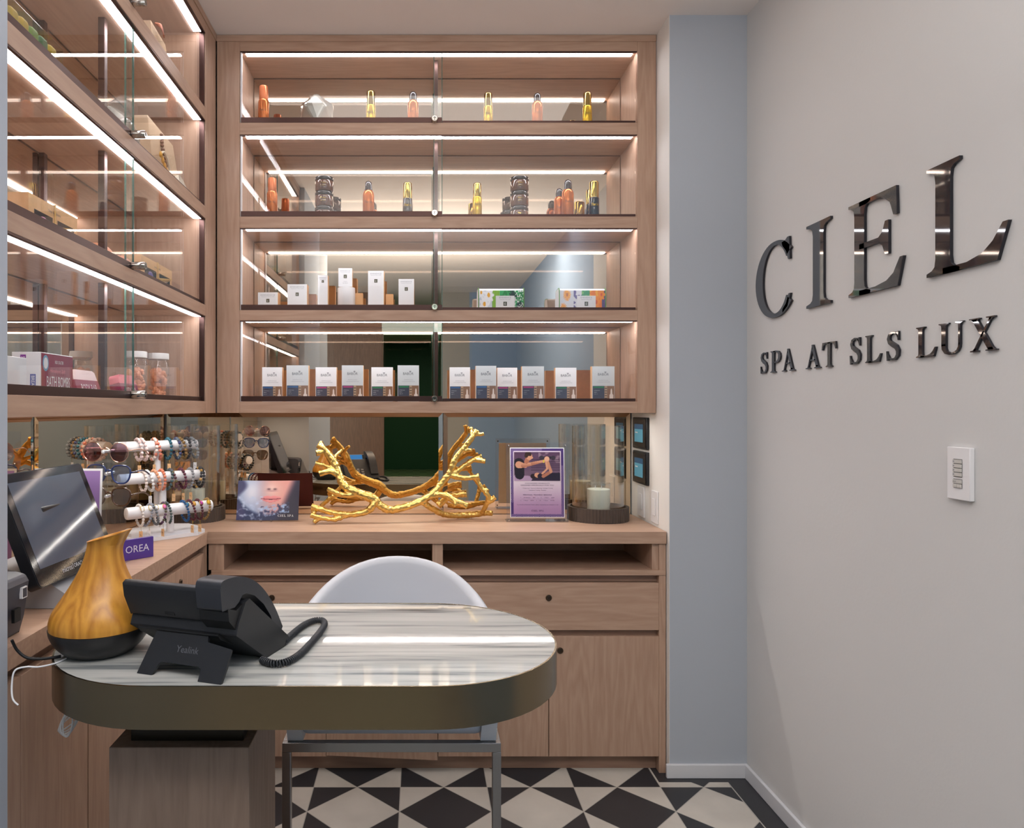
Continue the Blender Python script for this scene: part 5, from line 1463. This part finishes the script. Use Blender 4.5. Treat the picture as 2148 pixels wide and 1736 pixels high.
tag(mb.build('round_dish', smooth=50), 'round cream dish propped at the foot of the paper gift bag', 'dish')

def clear_pack():
    y0, y1, x0, x1, z = 1.44, 1.70, -.92, -.845, ZF[1]+.0005; h = .115
    t = thing('gift_pack', ((x0+x1)/2,(y0+y1)/2,z), 'clear plastic pack of colourful wrapped soaps on the left cabinet second shelf', 'gift pack')
    mb = MB(); mb.box(x0,x1,y0,y1,z,z+h,CAPG); mb.build('clear_wrap', t, bevel=.006)
    cs = [(200,60,60),(60,130,90),(90,60,140),(220,190,60),(40,110,130),(220,90,140),(240,236,230),(120,170,70)]
    k = 0
    for i in range(6):
        for j in range(2):
            c = cs[k % 8]; k += 1
            mb = MB(); mb.box(x0+.01, x1-.008, y0+.012+i*.040, y0+.047+i*.040, z+.006+j*.052, z+.052+j*.052, mat('soap_%d' % c[0], c, .35)); mb.build('wrapped_soap', t, bevel=.008)
clear_pack()
def window_box(y0, y1, z, label, cols):
    x0, x1 = -.905, -.845; h = .088
    t = thing('gift_box', ((x0+x1)/2,(y0+y1)/2,z), label, 'gift box', 'kraft window gift boxes in the left cabinet')
    w = y1-y0; mb = MB(); mb.box(x0,x1,y0,y1,z,z+h,KRAFT)
    M = FXp(x1, y0, z)
    mb.quad(w*.36, h*.5, INKD, M, off=.0006, x=w*.10, y=h*.16); mb.quad(w*.36, h*.5, INKD, M, off=.0006, x=w*.56, y=h*.16)
    mb.text('Soap by Nature', M @ Matrix.Translation((w*.5,h*.78,0)), .006, INK, off=.0006); mb.build('box', t)
    for i, c in enumerate(cols):
        q = MB(); q.sphere((x1-.004, y0+w*(.28+.46*i), z+h*.40), .023, mat('bath_%d' % c[1], c, .5, var=(.3,90)), 14, 10, None, (.4,1.1,.75)); q.build('bath_bomb', t)
    q = MB(); q.tube([(x1+.002,y0+w*.5,z+.002),(x1+.002,y0+w*.5,z+h+.001),(x0,y0+w*.5,z+h+.002)], .0022, mat('raffia', (214,176,110), .7), 6)
    for i in range(6): q.tube([(x1+.003,y0+w*.5,z+h*.45),(x1+.012,y0+w*(.62+.05*i),z+h*(.30+.06*i))], .0014, MATS['raffia'], 5)
    q.build('raffia_bow', t)
window_box(1.545, 1.765, ZF[2]+.0005, 'kraft window box of purple bath soaps at the near end of the third shelf', [(170,70,130),(96,80,140)])
window_box(2.17, 2.44, ZF[2]+.0005, 'kraft window box of pink and purple soaps at the far end of the third shelf', [(190,80,140),(90,80,130)])
def rock(c, r, label, z):
    bm = bmesh.new(); bmesh.ops.create_icosphere(bm, subdivisions=3, radius=r)
    for v in bm.verts: v.co *= 1+.16*noise.noise(v.co*28+Vector((c[0],c[1],0))*3)
    me = bpy.data.meshes.new('salt_rock'); bm.to_mesh(me); bm.free(); me.materials.append(SALT)
    o = bpy.data.objects.new('salt_rock', me); col.objects.link(o); zm = min(v.co.z for v in me.vertices); o.location = (c[0],c[1],z-zm+.0005)
    me.polygons.foreach_set('use_smooth', [True]*len(me.polygons)); tag(o, label, 'salt rock', 'orange salt rocks in the left cabinet')
rock((-.91,2.015), .045, 'large orange salt rock in the left cabinet, third shelf', ZF[2])
rock((-.88,2.10), .035, 'smaller orange salt rock beside the large one in the left cabinet', ZF[2])

def bath_boxes():
    z = ZF[3]+.0005
    def bx(y0, y1, x0, x1, h, label, texts_side, maroon=True):
        t = thing('bath_product_box', ((x0+x1)/2,(y0+y1)/2,z), label, 'box', 'bath bomb boxes in the left cabinet')
        mb = MB(); mb.box(x0,x1,y0,y1,z,z+h,CARDW); mb.build('carton', t, bevel=.001)
        L = MB(); w = y1-y0; M = FXp(x1+.0004, y0, z)
        if maroon:
            L.quad(w-.004, h-.004, MAROON, M, x=.002, y=.002)
            L.text('BATH BOMBS', M @ Matrix.Translation((w*.53,h*.22,0)), .024, CARDW, w=w*.72, off=.0005); L.text('Himalayan Salt', M @ Matrix.Translation((w*.5,h*.56,0)), .008, PINK, off=.0005, shear=.3)
            L.text('RED CALTER', M @ Matrix.Translation((w*.55,h*.77,0)), .007, CARDW, w=w*.26, off=.0005); L.text('SOOTHE • BREATHE • RELAX • AWAKEN • REVIVE • DETOX', M @ Matrix.Translation((w*.52,h*.08,0)), .004, PINK, w=w*.8, off=.0005)
            c = [( .018*math.cos(i*PI/12)*.7, .018*math.sin(i*PI/12)) for i in range(24)]
            L.prism([(x+.020, y+h*.76) for x, y in c], .0003, .0006, mat('seal_blue', (120,170,200), .5), M, back=False); L.prism([(x*.7+.020, y*.7+h*.76) for x, y in c], .0005, .0009, CARDW, M, back=False)
        M2 = FY(x0, y0-.0004, z); W = x1-x0
        for i, (s, cc) in enumerate(texts_side):
            L.quad(W*.20, h*.48, mat('tab_%d' % cc[0], cc, .5), M2, x=W*(.30+.34*(i%2)), y=h*(.46 if i == 0 else .02))
            Mr = M2 @ Matrix.Translation((W*(.40+.34*(i%2))-.0035, h*((.46 if i==0 else .02)+.24), 0)) @ Matrix.Rotation(-PI/2, 4, 'Z')
            L.text(s, Mr, .0075, CARDW, w=h*.40, off=.0006)
        L.build('lettering', t)
    bx(1.566, 1.712, -.893, -.830, .097, 'maroon bath bombs box in the left cabinet, bottom shelf', [('SOOTHE',(128,56,150)),('BREATHE',(70,80,160))])
    bx(1.42, 1.52, -.90, -.835, .080, 'white bath box at the near end of the left cabinet bottom shelf', [('RELAX',(140,80,150))], False)
    for (y0, y1, tl, lb) in ((1.745,1.885,.05,'tilted maroon soap bar packet right of the bath bombs box'),(2.01,2.14,-.05,'tilted maroon and pink soap bar packet in front of the salt jars')):
        t = thing('soap_packet', (-.85,(y0+y1)/2,z), lb, 'soap packet', 'soap bar packets in the left cabinet')
        M = frame((-.832, y0, z+.001), (0,1,0), (-.25,0,1)); w = y1-y0
        mb = MB(); mb.prism([(.006,0),(w,0),(w-.012,.045),(.0,.045)], -.03, 0, MAROON, M); mb.build('wrapper', t, bevel=.003)
        mb = MB(); mb.prism([(0,.0452),(w-.012,.0452),(w-.018,.066),(w-.03,.071),(.014,.071),(.004,.064)], -.029, -.001, PINK if y0 > 2 else mat('pale_pink', (240,214,212), .5), M); mb.build('top_band', t, bevel=.003)
        L = MB(); L.text('BODY BAR', M @ Matrix.Translation((w*.5,.012,0)), .022, CARDW, w=w*.6, off=.0006); L.build('lettering', t)
    for (x, y, lb) in ((-.902,2.470,'clear jar of orange bath salts, the one nearest the cabinet end wall'),(-.945,2.385,'clear jar of orange bath salts half hidden behind the other jar')):
        t = thing('salt_jar', (x,y,z), lb, 'jar', 'bath salt jars in the left cabinet')
        mb = MB(); mb.lathe([(.033,0),(.036,.002),(.037,.010),(.037,.112),(.034,.126),(.031,.134),(.031,.142)], (x,y,z), CYLG, 36); mb.build('glass_jar', t, smooth=50)
        mb = MB(); mb.lathe([(.0335,.141),(.0350,.142),(.0350,.160),(.034,.1625),(0,.1625)], (x,y,z), LIDW, 36); mb.build('lid', t, smooth=50)
        mb = MB(); rn = random.Random(int(y*100))
        for i in range(70):
            a = rn.uniform(0,2*PI); rr = rn.uniform(.002,.025); zz = .012+.095*rn.random()
            bmv = [(rn.uniform(-.3,.3),)*3]
            s = rn.uniform(.008,.013); mb.sphere((x+rr*math.cos(a), y+rr*math.sin(a), z+zz), s, SALT, 5, 4, None, (rn.uniform(.6,1),rn.uniform(.6,1),rn.uniform(.6,1)))
        o = mb.build('bath_salts', t, smooth=0); o['kind'] = 'stuff'
bath_boxes()

# ------------------------------------------------------------------ lights
def area(name, loc, rot, sx, sy, power, c=(1,1,1)):
    l = bpy.data.lights.new(name, 'AREA'); l.shape = 'RECTANGLE'; l.size = sx; l.size_y = sy; l.energy = power; l.color = c
    o = bpy.data.objects.new(name, l); col.objects.link(o); o.location = loc; o.rotation_euler = rot; return o
area('ceiling_light', (.15, .05, CE-.02), (0,0,0), 2.2, .46, 26, (1,.97,.95))
area('alcove_fill', (.1, 2.13, CE-.02), (0,0,0), 1.2, .3, 4, (1,.93,.87))  # added weak warm fill ahead of the cabinets, no fitting there
area('hall_light', (0, -6, CE-.05), (0,0,0), 1.5, 3, 60, (.8,1,.85))
area('ceiling_fill', (.1, .0, 1.95), (R(180),0,0), 1.6, 1.1, 40, (1,.95,.93))  # added upward fill to brighten the ceiling, no cove in the room
area('rear_fill', (-1.9, .13, 1.5), (R(-90),0,0), 1.6, 1.6, 46, (.84,.92,1))  # added unseen cool fill behind the entry wall, brightens the rear walls
area('under_cabinet_light', (.06, 2.85, ZBOT-.004), (0,0,0), 1.5, .009, 4.2, (1,.94,.88))
area('under_cabinet_light', (-.93, 2.05, ZBOT-.004), (0,0,0), .02, 1.2, 3.0, (1,.94,.88))
w = bpy.data.worlds.new('world'); bpy.context.scene.world = w; w.use_nodes = True
w.node_tree.nodes['Background'].inputs[0].default_value = (.8,.85,.9,1); w.node_tree.nodes['Background'].inputs[1].default_value = .3

# ------------------------------------------------------------------ camera
cd = bpy.data.cameras.new('camera'); cam = bpy.data.objects.new('camera', cd); col.objects.link(cam)
cam.location = (0,0,H); cam.rotation_euler = (R(90),0,0)
cd.sensor_width = 36; cd.sensor_fit = 'HORIZONTAL'; cd.lens = F/2148*36
cd.shift_x = (1074-CX)/2148; cd.shift_y = -(868-CY)/2148
cd.clip_start = .02
sc = bpy.context.scene; sc.camera = cam
sc.view_settings.view_transform = 'Standard'; sc.view_settings.look = 'None'; sc.view_settings.exposure = -.08
try:
    sc.cycles.use_denoising = True; sc.cycles.max_bounces = 7; sc.cycles.glossy_bounces = 5; sc.cycles.transparent_max_bounces = 20
    sc.cycles.use_adaptive_sampling = True; sc.cycles.adaptive_threshold = .06
    sc.cycles.diffuse_bounces = 3; sc.cycles.sample_clamp_indirect = 4; sc.cycles.caustics_reflective = True; sc.cycles.caustics_refractive = False
except Exception: pass
